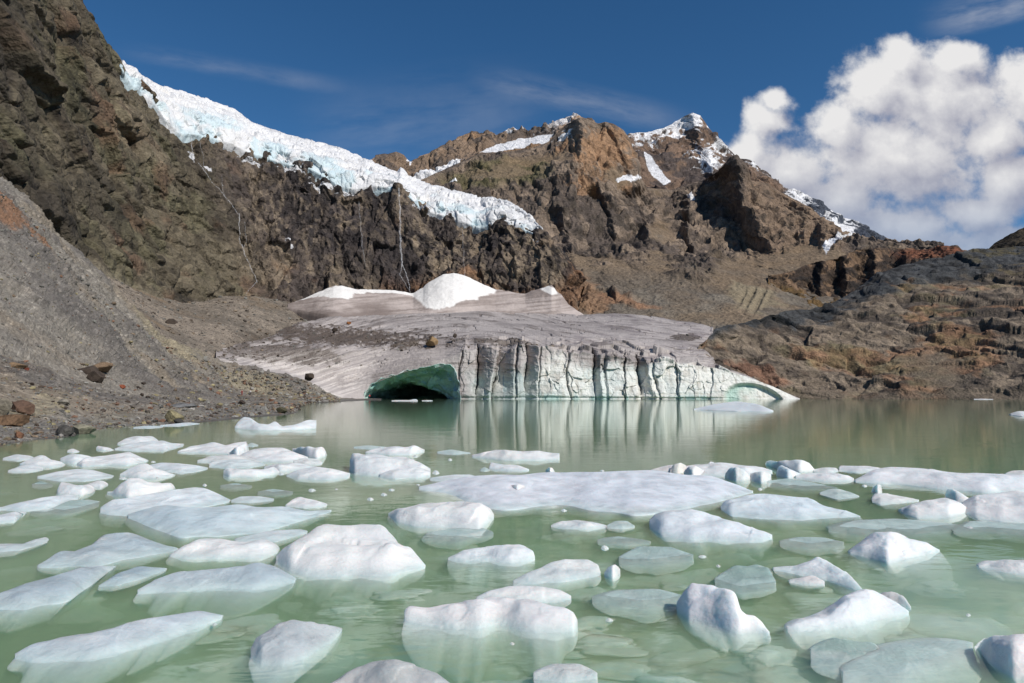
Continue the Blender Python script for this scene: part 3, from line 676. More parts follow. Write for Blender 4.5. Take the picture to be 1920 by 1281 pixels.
amp = np.clip((B0[..., 2] + .25) / 1.2, 0.05, 1) * (1 - .85 * sm(PX, 350, 420) * (1 - sm(vi, 186, 262)))
rill = fbm((B0 @ rot('Z', 35).T) / np.array([1, 9, 9.]), 1 / 4, 4, 115)
dsp = amp * k * (n1 * 2.2 + n2 * .55 + h1 * .30 + n3 * .16 + rill * .7) + amp * .03 * n3
hs1, _, _ = facet(B0 / np.array([1.0, 1.0, .6]), 117); dsp = dsp + amp * np.clip(hs1, 0, 1) * .35 * np.clip(dist / 100, .1, 1)
NS = B0 + nb * dsp[..., None]
col = lerp(srgb(134, 128, 119), srgb(110, 105, 100), sm(n1 + .6 * n2, -.4, .4))
col = lerp(col, srgb(142, 130, 114), .7 * sm(fbm(B0, 1 / 14, 4, 114) + .3 * rill, .05, .45))
tan_ = srgb(152, 142, 108)
tan_ = srgb(148, 138, 114)
for e in ((290, 600, 70, 20, 42), (330, 650, 90, 16, 30), (480, 725, 110, 24, 15), (250, 560, 60, 14, 45), (220, 785, 90, 14, -4), (325, 780, 60, 14, 0), (60, 760, 90, 20, 0), (600, 742, 50, 8, 15)):
    col = lerp(col, tan_, .6 * sm(ell(PX, PY, *e) + .5 * n2 + .3 * n3, .1, .55))
for e in ((10, 408, 62, 26, 38), (70, 455, 50, 14, 40)): col = lerp(col, srgb(138, 102, 76), .8 * sm(ell(PX, PY, *e) + .6 * n2 + .35 * n3, .15, .6))
col = lerp(col, srgb(96, 88, 82), sm(ell(PX, PY, 60, 690, 80, 20, 0) + .6 * n2, .2, .6) * .5)
_, _, s1 = facet(B0 / np.array([.30, .30, .22]), 116); _, _, s2 = facet(B0 / np.array([1.0, 1.0, .6]), 117)
stone = np.clip(.5 + .5 * np.where((dist > 75) & (speck(PX.shape, 12) < .75), s2, s1), 0, 1); tone = speck(PX.shape, 10)
grain = np.where(stone > .90, 1.3 + .4 * tone, np.where(stone < .13, .5 + .3 * tone, .82 + .25 * tone + .2 * (stone - .5)))
col = col * (1 + (grain - 1) * np.clip(.4 + .6 * sm(cc_ + n2, -.6, .5), 0, 1))[..., None]
col = lerp(col, srgb(128, 126, 122) * .9, (vi < 90) * .6 * (1 - sm(B0[..., 2], .3, .7)))
col = col * (1 - .45 * (1 - sm(B0[..., 2] + .05 * n3, 0.0, .12)))[..., None]
grid_obj('moraine', NS, M_slope, col)['kind'] = 'structure'
NSx, NSy = proj(NS)
def on_slope(x, y):
    """point of the near slope seen at photo position x, y"""
    d = (NSx[:450] - x) ** 2 + (NSy[:450] - y) ** 2
    i = np.unravel_index(np.argmin(d), d.shape); return NS[i]
# ------------------------------------------------------------------ the glacier tongue with its ice cliff and cave
px = np.unique(np.concatenate([np.linspace(405, 690, 260), np.linspace(690, 1500, 1080)]))
wl = '405,672 420,674 480,692 540,707 600,728 640,745 668,751 690,750 1495,749 1500,749'
wlD = '405,228 480,238 540,243 600,248 640,253 690,262 870,266 1100,270 1300,271 1500,273'
topl = '405,667 420,668 480,684 540,699 600,717 640,728 668,722 690,712 720,701 760,689 800,680 835,672 855,664 870,656 900,651 925,653 950,656 965,652 980,650 1000,655 1020,654 1040,655 1066,658 1090,661 1110,664 1150,667 1175,672 1200,674 1250,677 1300,681 1330,688 1360,694 1400,706 1450,725 1480,739 1495,746.5 1500,748'
topD = '405,234 480,244 540,250 600,256 640,260 690,268 870,274 1100,277 1300,277 1400,277 1500,275'
midl = '405,663 500,662 600,655 700,650 800,640 870,632 1000,630 1100,632 1200,640 1280,652 1320,668 1345,690 1400,704 1500,747'
midD = '405,240 500,258 600,276 700,290 870,300 1100,306 1250,300 1320,288 1400,278 1500,275.5'
backl = '405,655 500,634 560,606 620,595 700,591 800,588 900,583 1000,588 1100,590 1150,588 1200,590 1250,598 1300,606 1338,612 1344,664 1356,690 1400,704 1500,746.5'
backD = '405,250 500,305 560,340 620,385 700,420 900,450 1150,450 1250,430 1300,415 1345,400 1375,300 1400,280 1500,276'
W0 = row(wl, wlD, px); T0 = row(topl, topD, px); bk = row(backl, backD, px)
tooth = np.convolve(np.random.RandomState(3).rand(len(px) // 22 + 2).repeat(22)[:len(px)], np.ones(7) / 7, 'same'); T0[:, 2] += (tooth - .6) * 2.2 * sm(px, 866, 880) * (1 - sm(px, 1250, 1345))
un = W0.copy(); un[:, 2] -= 2.0
rows = [un, W0, T0, row(midl, midD, px), bk, drop(bk, 30, 6)]
B0 = loft(rows, [6, 170, 90, 120, 8]); PX, PY = proj(B0); PX = np.broadcast_to(px, PX.shape); nv = B0.shape[0]
i_w, i_t, i_m = 6, 176, 266
vi = np.arange(nv)[:, None]
face = sm(vi, i_w - 6, i_w) * (1 - sm(vi, i_t - 5, i_t + 42))             # 1 on the cliff, fading onto the top
tv = np.clip((vi - i_w) / (i_t - i_w), 0, 1.5)                            # 0 at the water, 1 at the brink
# pillars: (left edge px, share of the width that turns left, relief in m)
SEG = [(862, .12, 3.0), (893, .88, 9.5), (927, .86, 9.0), (967, .18, 2.4), (984, .92, 7.0), (1011, .05, 1.6), (1067, .10, 2.6), (1111, .62, 6.0),
       (1135, .16, 1.8), (1173, .12, 3.0), (1198, .72, 6.5), (1229, .06, 1.8), (1267, .05, 2.2), (1331, .04, 1.2), (1368, .1, .4), (1500, .1, 0)]
lean = (tv - .5)
wob = 9 * fbm(B0, 1 / 12, 3, 130) + 2.5 * fbm(B0, 1 / 2.5, 3, 131)
X = PX + wob + lean * 26 * fbm(np.stack([PX / 55, 0 * PX, 0 * PX], -1), 1, 2, 4) - lean * 9 * np.clip((1100 - PX) / 200, -.6, 1)
off = np.zeros_like(PX); crack = np.zeros_like(PX)
for (c_, s_, h_), (c2, _, _) in zip(SEG[:-1], SEG[1:]):
    t = (X - c_) / (c2 - c_); m_ = (t >= 0) & (t < 1)
    f_ = np.where(t < s_, (1 - np.clip(t / s_, 0, 1)) ** 1.2, 0.30 * ((np.clip(t - s_, 0, 1)) / (1 - s_ + 1e-3)) ** 2.2)
    off += np.where(m_, h_ * f_, 0)
    crack += h_ * .36 * np.exp(-((X - c_) / (1.0 + .16 * h_)) ** 2) * sm(fbm(B0 / np.array([1e6, 1e6, 1.]) + c_ * 1.7, 1 / 6., 2, 3) + (.12 if h_ > 2.4 else -.15), -.1, .2)
gate = sm(X, 855, 866) * (1 - sm(PX, 1340, 1400))
prof = .55 + .45 * sm(tv, .0, .35)                                        # foot washed smooth
sl, sg, scv = facet(np.stack([X / 34, (PY + .25 * X) / 60, 0 * X], -1) + .25 * np.stack([fbm(B0, 1 / 11, 2, 151), fbm(B0, 1 / 11, 2, 152), 0 * PX], -1), 3)
sl2, sg2, _ = facet(np.stack([X / 13, (PY - .15 * X) / 26, 0 * X], -1), 5)
off = (off + crack + (sl * 1.7 + sl2 * .3 + 0.12 * np.exp(-(sg / .04) ** 2)) * (.45 + .55 * sm(PX, 1000, 1030)) * (1 - .75 * sm(PX, 1240, 1330))) * gate * face * prof
# bulge of each pillar head, undercut at the waterline, bedding ledges
bed = fbm(B0 / np.array([14, 14, 1.]), 1 / 1.3, 3, 133)
hf, hg_, hc = facet(B0 / np.array([5.5, 5.5, 8.]), 134)
off += face * (sm(PX, 640, 700)) * (bed * .28 + hf * .5 * (.25 + .75 * gate) + fbm(B0, 1 / 1.5, 3, 135) * .22)
off += face * gate * 1.0 * np.exp(-((tv - .03) / .03) ** 2)
# recess near the right end
rec = sm(ell(PX, PY, 1415, 753, 62, 34, 14), .0, .22); off += rec * 2.6 * face
V = push(B0, off)
nb = normals(blur(B0, 6, 6))
upm = sm(vi, i_t - 8, i_t + 20)
q2 = np.stack([PX * .02, (PY + .22 * (PX - 800) * np.clip((900 - PX) / 300, -.5, 1)) * .42, 0 * PX], -1)
fl_ = fbm(q2, 1.0, 4, 137); ck_ = 1 - np.abs(fbm(q2 * np.array([1.4, .55, 1]), .8, 3, 147)); ck_ = sm(ck_, .955, .985) * sm(fbm(B0, 1 / 14, 3, 148), -.1, .2); n1, n2, n3 = fbm(B0, 1 / 20, 4, 138), fbm(B0, 1 / 4, 4, 139), fbm(B0, 1 / 1.2, 3, 140)
left = 1 - sm(PX, 780, 900)
near = sm(vi, i_t - 8, i_t + 5) * (1 - sm(vi, i_t + 60, i_m + 20))
h6, _, _ = facet(B0 / np.array([7, 7, 4.]) @ rot('Z', 30).T, 141)
dsp = upm * (n1 * 1.0 + fl_ * (.45 + .8 * left) + n2 * .28 + n3 * .10 - ck_ * .9) + near * gate * h6 * 1.5 + (1 - face) * left * (1 - upm) * (fl_ * .6 + n2 * .4)
# crevasses on the brink running back from the gaps between the pillars
V = V + nb * dsp[..., None]; ICE = V
# colours
ice = lerp(np.array([.77, .76, .71]), np.array([.64, .69, .66]), sm(n1 + bed * .3, -.3, .4))
ice = lerp(ice, np.array([.60, .56, .50]), .6 * sm(bed + .3 * n2, .15, .5))
ice = lerp(ice, np.array([.30, .48, .44]), .75 * (1 - sm(tv + .12 * n1, .02, .22)) * sm(n1 + .4 * hc, -.1, .3))
ice = lerp(ice, np.array([.45, .42, .36]), .55 * sm(fbm(B0 / np.array([1, 1, 7.]), 1 / 1.7, 3, 143), .12, .4))
blue_shade = sm(PX, 862, 872) * (1 - sm(PX + 5 * n2, 1002, 1014)); ice = lerp(ice, lerp(np.array([.36, .46, .46]), np.array([.48, .49, .46]), sm(n1 + .5 * hc, -.3, .3)), .8 * blue_shade)  # left pillars: blue ice, toned darker to put their shade into the colour
top = lerp(srgb(178, 170, 166), srgb(148, 140, 137), sm(n1 + fl_ * .7, -.4, .5))
top = lerp(top, srgb(116, 107, 101), .7 * sm(fl_ + .4 * n2, .22, .5))
ice = lerp(ice, top, sm(tv + .22 * n1 + .16 * n2 - .28 * np.clip((PX - 1060) / 300, 0, 1) + .25 * (1 - sm(PX, 985, 1060)), .60, .92))
ice = lerp(ice, top * .92, (1 - sm(PX, 862, 900)) * (1 - .8 * rec))
deb = sm(ell(PX, PY, 660, 632, 230, 24, 3) + .55 * n2 + .5 * n3 + .25 * n1, .12, .5)
deb = np.maximum(deb, .8 * sm(ell(PX, PY, 520, 662, 150, 26, 6) + .6 * n2 + .4 * fl_, .1, .5))
deb = np.maximum(deb, .7 * sm(ell(PX, PY, 950, 643, 110, 9, 2) + .7 * n2, .2, .6))
deb = np.maximum(deb, .9 * sm(ell(PX, PY, 1285, 632, 34, 9, 0) + .3 * n2, .15, .3))
g_dirty = lerp(top, srgb(96, 85, 76), deb)
light_ = left * sm(fl_ - .3 * n1, .02, .3) * sm(PY, 650, 690); g_dirty = lerp(g_dirty, srgb(214, 206, 200), light_ * .8)
g_dirty = lerp(g_dirty, srgb(92, 86, 84), .55 * ck_)
hi = sm(PX, 1000, 1080) * sm(fbm(q2 * np.array([1, .7, 1]), 1.6, 3, 146), .15, .4) * .5; g_dirty = lerp(g_dirty, srgb(126, 116, 118), hi)
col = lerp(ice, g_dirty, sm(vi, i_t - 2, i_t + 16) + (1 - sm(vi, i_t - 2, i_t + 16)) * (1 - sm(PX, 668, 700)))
col = lerp(col, np.array([.42, .60, .53]), rec * sm(n1 + .5, .0, .3) * .9 * face)
col = col * (.90 + .2 * speck(PX.shape, 150))[..., None]
col = np.where((deb[..., None] > .3) & (speck(PX.shape, 151)[..., None] < .12), col * .55, col)
rim = [(682, 752), (684, 742), (687, 733), (697, 722), (708, 716), (722, 711), (745, 702), (768, 695), (790, 690), (812, 685), (830, 682.5), (842, 683), (851, 692), (857, 706), (861, 722), (863, 738), (864, 752)]
inside = pip(PX, PY, rim)
keep = ~(inside[:-1, :-1] & inside[1:, :-1] & inside[:-1, 1:] & inside[1:, 1:]) | (np.arange(nv - 1)[:, None] >= i_t + 4)
gl = empty('glacier', (20, 265, 0))
def child(o, par):
    o.parent = par; o.matrix_parent_inverse = Matrix.Translation(-par.location); return o
surf = (np.arange(nv - 1) >= i_t - 1)[:, None]
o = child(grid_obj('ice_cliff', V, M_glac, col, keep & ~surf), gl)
o = child(grid_obj('ice_surface', V, M_glac, col, keep & surf), gl)
for ob_ in list(gl.children):               # drop the unused half of the shared grid
    me = ob_.data; n_ = len(me.vertices); use = np.zeros(n_, bool)
    li = np.empty(len(me.loops), np.int32); me.loops.foreach_get('vertex_index', li); use[li] = True
    co = np.empty(n_ * 3, np.float32); me.vertices.foreach_get('co', co); co = co.reshape(-1, 3)
    new = np.cumsum(use) - 1; mt = me.materials[0]; nm = ob_.name
    o2 = mesh_obj(nm, co[use], new[li].reshape(-1, 4), mt, col.reshape(-1, 3)[use])
    bpy.data.objects.remove(ob_); o2.name = nm; child(o2, gl)
tag(gl, 'low grey glacier tongue ending in a fluted ice cliff with a dark cave', 'glacier')

# cave: a vaulted tunnel with a scalloped green lip
def resample(poly, n):
    p = np.array(poly, float); d = np.concatenate([[0], np.cumsum(np.hypot(*np.diff(p, axis=0).T))])
    t = np.linspace(0, d[-1], n); return np.interp(t, d, p[:, 0]), np.interp(t, d, p[:, 1])
nC = 170
o_x, o_y = resample(rim, nC); jg = fbm(np.stack([np.arange(nC) * .16, 0 * o_x, 0 * o_x], -1), 1, 4, 3); o_x = o_x + 3.0 * jg * np.sign(775 - o_x); o_y = o_y + 4.5 * np.roll(jg, 31) - 1
inn = [(689, 753), (691, 747), (698, 740), (708, 734), (722, 727), (745, 717), (765, 714.5), (785, 719), (805, 726), (822, 735), (835, 742), (842, 748), (845, 753)]
i_x, i_y = resample(inn, nC)
Drim = []
bx_, by_ = PX.ravel(), PY.ravel(); 
for x_, y_ in zip(o_x, o_y):
    k_ = np.argmin((bx_ - x_) ** 2 + (by_ - y_) ** 2); Drim.append(V.reshape(-1, 3)[k_, 1])
Drim = np.convolve(np.pad(np.array(Drim), 8, 'edge'), np.ones(17) / 17, 'valid')
r0 = P(o_x + (o_x - 775) * .012, o_y - 1.2, Drim + .6); r0b = P(o_x, o_y, Drim - .5)
r1_ = P(i_x * .55 + o_x * .45, i_y * .55 + o_y * .45, Drim + 6); r2_ = P(i_x, i_y, Drim * .0 + 281)
c3 = np.array([r2_[:, 0].mean(), 0, 0])
r3 = r2_ + np.array([2, 26, 0]); r3[:, 2] *= .9
r4 = r3 + np.array([5, 30, 0]); r4[:, 2] *= .55; r4[:, 0] = r4[:, 0].mean() + (r4[:, 0] - r4[:, 0].mean()) * .6
r5 = r4 + np.array([0, 6, 0]); r5[:, 2] = -1; r5[:, 0] = r5[:, 0].mean()
CV = loft([r0, r0b, r1_, r2_, r3, r4, r5], [3, 40, 40, 26, 16, 6])
cvn = normals(blur(CV, 3, 3)); tq = np.arange(CV.shape[0])[:, None] * np.ones(nC)
sc, _, scc = facet(CV / np.array([4, 4, 3.]), 160)
CV = CV + cvn * ((sc * 1.3 + fbm(CV, 1 / 2., 3, 161) * .4) * sm(tq, 2, 10))[..., None]
cc = lerp(np.array([.46, .66, .58]), np.array([.26, .46, .40]), sm(fbm(CV, 1 / 5., 3, 162) + .3 * scc, -.3, .4))
cc = lerp(cc, np.array([.42, .56, .60]), .7 * sm(np.linspace(0, 1, nC)[None] + .0 * tq, .72, .85))  # right wall tinted blue, painting in the bluish shade on it
cc = lerp(cc, np.array([.72, .74, .72]), (.8 * sm(fbm(CV, 1 / 3., 3, 163), .25, .4)) * (1 - sm(tq, 6, 26)))
child(grid_obj('cave_wall', CV, M_glac, cc), gl)

# --- old snow banked below the waterfalls
px = np.linspace(540, 1096, 450)
st = '540,571 555,566 575,558 605,545 625,536 640,535 652,539 665,542 700,543 740,544 775,550 795,541 804,532 830,516 850,513 870,518 888,527 905,535 930,543 960,547 985,551 1000,545 1020,540 1034,535 1042,545 1052,553 1066,572 1096,591'
Dt = '540,440 700,470 850,476 1000,468 1062,462'
sbm = '540,573 600,584 700,596 800,594 900,589 1000,592 1096,593'
T0 = row(st, Dt, px); bo = row(sbm, '540,430 620,395 700,420 900,447 1062,447', px); bo[:, 2] -= 1.5
r0 = bo.copy(); r0[:, 2] -= 16; r0[:, 1] -= 6
B0 = loft([r0, bo, T0, drop(T0, 6, 1.5), drop(T0, 30, 14)], [6, 110, 8, 8]); PX, PY = proj(B0); PX = np.broadcast_to(px, PX.shape)
nb = normals(blur(B0, 4, 4)); n1, n2 = fbm(B0, 1 / 18, 4, 170), fbm(B0, 1 / 3.5, 4, 171)
fl_ = fbm(np.stack([PX * .015, (PY + .1 * PX) * .3, 0 * PX], -1), 1, 4, 172)
ttop = np.interp(px, pts(st)[:, 0], pts(st)[:, 1])[None]
hump = 5.0 * (np.clip(ell(PX, PY, 850, 555, 80, 45), 0, 1) + .5 * np.clip(ell(PX, PY, 640, 565, 80, 30), 0, 1))
SB = B0 + nb * (n1 * .8 + n2 * .35 + fbm(B0, 1 / 1.2, 3, 175) * .10 + hump * .7)[..., None]
wb = 5 * n2 + 4 * n1
white = [(548, 568), (575, 556), (605, 542), (640, 532), (665, 541), (700, 541), (740, 542), (778, 549), (800, 528), (830, 512), (860, 510), (905, 533), (930, 543), (925, 551), (905, 556), (895, 566), (868, 566), (850, 578), (820, 584), (800, 580), (785, 565), (770, 553), (735, 549), (715, 551), (690, 548), (665, 552), (655, 564), (635, 563), (600, 558), (570, 563)]
wm = pip(PX + wb, PY + wb * .5, white).astype(float); wm = blur(wm[..., None], 1, 1)[..., 0]
grey = lerp(srgb(186, 174, 168), srgb(150, 138, 132), sm(fl_ + n1 * .5, -.4, .4))
grey = lerp(grey, srgb(122, 110, 104), sm(PY + 14 * n1, 570, 592) * (1 - sm(PX, 700, 800)) * .8)
wm = np.maximum(wm, .9 * sm(ell(PX, PY, 1030, 544, 24, 9, 20) + .3 * n2, .1, .4))
col = lerp(grey, np.array([.85, .83, .80]), wm)
col *= (.95 + .1 * speck(PX.shape, 173))[..., None]
tag(grid_obj('snowbank', SB, M_snow, col), 'pale old snowbank rising to a white dome at the foot of the waterfalls', 'snowbank')

# --- meltwater falls down the wall
m, n = mat_new('falling_water')
tc = n.n('ShaderNodeTexCoord'); mp = n.n('ShaderNodeMapping'); n.l(tc.outputs['Object'], mp.inputs[0]); mp.inputs['Scale'].default_value = (1, 1, .12)
a_ = n.noise(mp.outputs[0], 1.6, 5, .65)
bs = n.n('ShaderNodeBsdfPrincipled'); bs.inputs['Base Color'].default_value = (.75, .75, .77, 1); bs.inputs['Roughness'].default_value = .5
at = n.n('ShaderNodeAttribute', attribute_name='thin')
tr = n.n('ShaderNodeBsdfTransparent'); ms = n.n('ShaderNodeMixShader')
n.l(n.m('MULTIPLY', n.rng(a_, .36, .60), at.outputs['Fac']), ms.inputs[0]); n.l(tr.outputs[0], ms.inputs[1]); n.l(bs.outputs[0], ms.inputs[2])
o_ = n.n('ShaderNodeOutputMaterial'); n.l(ms.outputs[0], o_.inputs[0]); M_fall = m
def fall(label, strands):
    root = empty('waterfall'); first = None
    for line, w0, w1, dens_ in strands:
        l = pts(line); d = np.concatenate([[0], np.cumsum(np.hypot(*np.diff(l, axis=0).T))]); t = np.linspace(0, d[-1], max(int(d[-1] / 2), 8))
        lx, ly = np.interp(t, d, l[:, 0]), np.interp(t, d, l[:, 1])
        lx = lx + .7 * np.sin(t * .21) + .4 * np.sin(t * .5 + 1)
        D = []
        for x_, y_ in zip(lx, ly):
            dd = (cliff_px[:545] - x_) ** 2 + (cliff_py[:545] - y_) ** 2; D.append(CL[:545].reshape(-1, 3)[np.argmin(dd), 1])
        D = np.array(D); D = np.min([np.roll(np.pad(D, 4, 'edge'), k_)[4:-4] for k_ in range(-4, 5)], 0) - 1.2
        wd = .58 * np.linspace(w0, w1, len(t)) * (.8 + .4 * np.random.RandomState(len(t)).rand(len(t)))
        u_ = np.linspace(-1, 1, 7)
        g = np.stack([P(lx + k_ * wd, ly, D - .9 * (1 - k_ * k_)) for k_ in u_], 1)
        nV, nU = g.shape[:2]
        th = np.broadcast_to((1 - np.abs(u_)) ** .6 * dens_ * .62, (nV, nU)).copy()
        o = mesh_obj('stream', g.reshape(-1, 3), grid_faces(nV, nU), M_fall, attrs={'thin': th}, parent=root)
    tag(root, label, 'waterfall', 'meltwater falls below the hanging glacier')
fall('tall straight white waterfall above the gap left of the snow dome', [('747,352 750,400 750,440 752,480 755,500', 3.4, 4.6, .85), ('753,495 750,515 758,530 768,545', 2.5, 1.5, .7), ('755,500 764,520 769,550', 2.5, 2.2, .9)])
fall('broken cascade zigzagging down the wall near its left end', [('358,252 361,290 364,305', 2, 3, .9), ('370,305 385,322 395,340 408,352 425,372 440,392 448,405', 3, 2.2, .9), ('372,255 380,290 384,320', 1.5, 1.5, .5), ('448,400 449,450 451,458', 2.4, 2.6, .9), ('458,415 462,450 456,470', 1.5, 1.5, .6), ('452,458 462,485 475,512 482,530', 2.8, 2.2, .8), ('481,528 470,540 458,556', 2, 1.4, .8), ('415,325 418,360 428,380', 1.2, 1.2, .6)])
fall('faint thin fall on the dark rock well right of the tall waterfall', [('866,408 868,450 870,500 874,540', 1.8, 2.0, .4)])
fall('faint thin fall on the dark rock well left of the tall waterfall', [('672,378 676,420 680,470 686,500', 2.2, 2.4, .42)])
# ------------------------------------------------------------------ floating ice
WHITE, GREY, WARM, BLUE, PALE = (.85, .85, .83), (.58, .62, .62), (.80, .77, .73), (.66, .79, .82), (.52, .62, .58)
FLOES = 'ice floes drifting on the lake'
fl_n = [0]
def floe(label, a, top, bot, p=1.7, back=.28, skirt=.16, tint=WHITE, rough=1.0, cat='ice floe', name='ice_floe', z0=0.0, group=FLOES, lump=1.0):
    """top / bot: the seen upper edge and the waterline; a: how much of the seen height is real height"""
    fl_n[0] += 1; sd = fl_n[0]
    T, B = pts(top), pts(bot)
    x0, x1 = min(T[0, 0], B[0, 0]), max(T[-1, 0], B[-1, 0])
    wpx = x1 - x0
    nu = int(np.clip(wpx / 2.2, 26, 130)); nf, nb_, nk = (26, 16, 8) if wpx > 60 else (14, 9, 6)
    s = .5 - .5 * np.cos(np.linspace(0, math.pi, nu)); s = .6 * s + .4 * np.linspace(0, 1, nu)
    def smooth(q, xs):
        y = np.interp(xs, q[:, 0], q[:, 1]); k = max(nu // 40, 1)
        return np.convolve(np.pad(y, k, 'edge'), np.ones(2 * k + 1) / (2 * k + 1), 'valid')
    tx, bx_ = T[0, 0] + s * (T[-1, 0] - T[0, 0]), B[0, 0] + s * (B[-1, 0] - B[0, 0])
    ty, by = smooth(T, tx), smooth(B, bx_)
    jit = lambda k: fbm(np.stack([s * max(wpx / 90, 1.2) + sd * 3.1, s * 0 + k, s * 0], -1), 1.0, 2, k) * np.sqrt(np.clip(4 * s * (1 - s), 0, 1))
    thk = max(float((by - ty).max()), 2.0); by = by + jit(1) * .16 * thk; ty = ty + jit(2) * .09 * thk
    by = np.maximum(by, ty + .25)
    G = Pz(bx_, by, z0)
    D = G[:, 1]; zv = (by - ty) * D / F
    zc = a * zv + z0
    ar, yr, zr = ray(tx, ty); sc_ = (zc - CH) / zr
    C = np.stack([ar * sc_, yr * sc_, zc], -1)
    width = np.linalg.norm(G[-1] - G[0])
    env = np.sqrt(np.clip(4 * s * (1 - s), 0, 1)); env = .12 + .88 * env
    env1 = env[:, None]
    prof = []
    dn = np.array([0, 0, -1.0]); toC = np.array([0, -1.0, 0])
    sk = skirt * min(width, 1.6)
    hC = (zc - z0)
    keel = (G + C) * .5; keel = np.stack([keel[:, 0], keel[:, 1], z0 - env * sk * 1.8], -1)
    skn = (.25 + 1.3 * sm(fbm(np.stack([s * max(wpx / 70, 1.5) + sd, 0 * s, 0 * s], -1), 1.0, 3, 6), -.5, .6))
    p = p * .92
    fr = G + toC * (env * skn)[:, None] * sk * 1.5; fr[:, 2] = z0 - env * sk * .5
    for t in np.linspace(0, 1, nk, endpoint=False): prof.append(keel * (1 - t) + fr * t)
    for t in np.linspace(0, 1, nk, endpoint=False):
        q = fr * (1 - t) + G * t; q[:, 1] -= 0; q[:, 2] = z0 + (fr[:, 2] - z0) * (1 - t); prof.append(q)
    for v_ in np.linspace(0, 1, nf, endpoint=False):
        q = G * (1 - v_) + C * v_; q[:, 2] = z0 + hC * (1 - (1 - v_) ** p); prof.append(q)
    bl = back * width * env
    for w_ in np.linspace(0, 1, nb_):
        q = C.copy(); q[:, 1] += bl * w_; q[:, 2] = z0 + hC * (1 - w_ ** 1.8); prof.append(q)
    K = prof[-1].copy()
    for t in np.linspace(0, 1, nk + 1)[1:-1]:
        q = K * (1 - t) + keel * t; q[:, 2] = z0 - env * sk * 1.8 * t ** .6; prof.append(q)
    V = np.stack(prof, 1)                     # nu x nv x 3, closed around v
    nv = V.shape[1]
    cen = V.mean(1, keepdims=True); out = V - cen; out /= np.linalg.norm(out, axis=-1, keepdims=True) + 1e-6
    size = max(width, .15); Vn = V + sd * 3.7
    nn = fbm(Vn, 3.2 / size, 3, sd) * .050 * size
    h_, g_, _ = facet(Vn / (size * np.array([.42, .46, .42])) + .3 * np.stack([fbm(Vn, 3 / size, 2, sd + k) for k in (1, 2, 3)], -1), sd % 7)
    hmax = float(np.percentile(hC, 90)) + .03 * size
    amp = np.clip(hmax / (.13 * size), .25, 1.2) * rough
    wl_f = (.35 + .65 * sm(V[..., 2] - z0, 0, .06 * size))
    d_ = (nn * amp + h_ * .013 * size * amp * lump) * wl_f + fbm(Vn, 9 / size, 3, sd + 5) * .008 * size * amp
    edge = np.clip(np.minimum(s, 1 - s) * 8, .15, 1)[:, None]
    V = V + out * (d_ * edge)[..., None] * np.array([.5, .5, 1.0])
    n1 = fbm(Vn, 2.2 / size, 4, sd + 8)
    col = lerp(np.array(tint), np.array(tint) * np.array([.90, .93, .95]), sm(n1, -.3, .3))
    col = lerp(col, np.array([.72, .71, .66]), .3 * sm(fbm(Vn, 3 / size, 4, sd + 9), .22, .5))
    col = lerp(col, np.array([.58, .70, .68]), .75 * (1 - sm(V[..., 2] - z0, -.005, .045 * min(size, 1.2) + .01)))
    Vt = V.transpose(1, 0, 2)                 # nv x nu
    f_ = grid_faces(nu, nv, wrap=True)
    o0 = np.array([V[..., 0].mean(), V[..., 1].mean(), z0])
    vv = (V - o0).reshape(-1, 3)
    # round the two blunt ends off with a fan
    e0, e1 = len(vv), len(vv) + 1
    vv = np.concatenate([vv, [V[0].mean(0) - o0, V[-1].mean(0) - o0]])
    col = np.concatenate([col.reshape(-1, 3), [tint, tint]])
    r_ = np.arange(nv); rn = (r_ + 1) % nv
    fan = np.concatenate([np.stack([np.full(nv, e0), rn, r_, r_], -1), np.stack([np.full(nv, e1), (nu - 1) * nv + r_, (nu - 1) * nv + rn, (nu - 1) * nv + rn], -1)])
    me_f = np.concatenate([f_, fan])
    o = mesh_poly(name, vv, me_f, M_floe, col)
    o.location = o0
    return tag(o, label, cat, group)
def mesh_poly(name, verts, faces, mat, col):
    """quads plus fans whose last index repeats (triangles)"""
    tri = faces[:, 2] == faces[:, 3]; me = bpy.data.meshes.new(name)
    cnt = np.where(tri, 3, 4); flat = np.concatenate([faces[~tri].ravel(), faces[tri][:, :3].ravel()]).astype(np.int32)
    cnt = np.concatenate([np.full((~tri).sum(), 4), np.full(tri.sum(), 3)]).astype(np.int32)
    me.vertices.add(len(verts)); me.vertices.foreach_set('co', np.asarray(verts, np.float32).ravel())
    me.loops.add(len(flat)); me.loops.foreach_set('vertex_index', flat)
    me.polygons.add(len(cnt)); st_ = np.concatenate([[0], np.cumsum(cnt)[:-1]]).astype(np.int32)
    me.polygons.foreach_set('loop_start', st_); me.polygons.foreach_set('use_smooth', np.ones(len(cnt), bool))
    me.update(calc_edges=True); me.validate()
    c4 = np.ones((len(verts), 4), np.float32); c4[:, :3] = np.clip(col, 0, 1)
    me.color_attributes.new('col', 'FLOAT_COLOR', 'POINT').data.foreach_set('color', c4.ravel())
    me.materials.append(mat)
    o = bpy.data.objects.new(name, me); COL.objects.link(o); return o

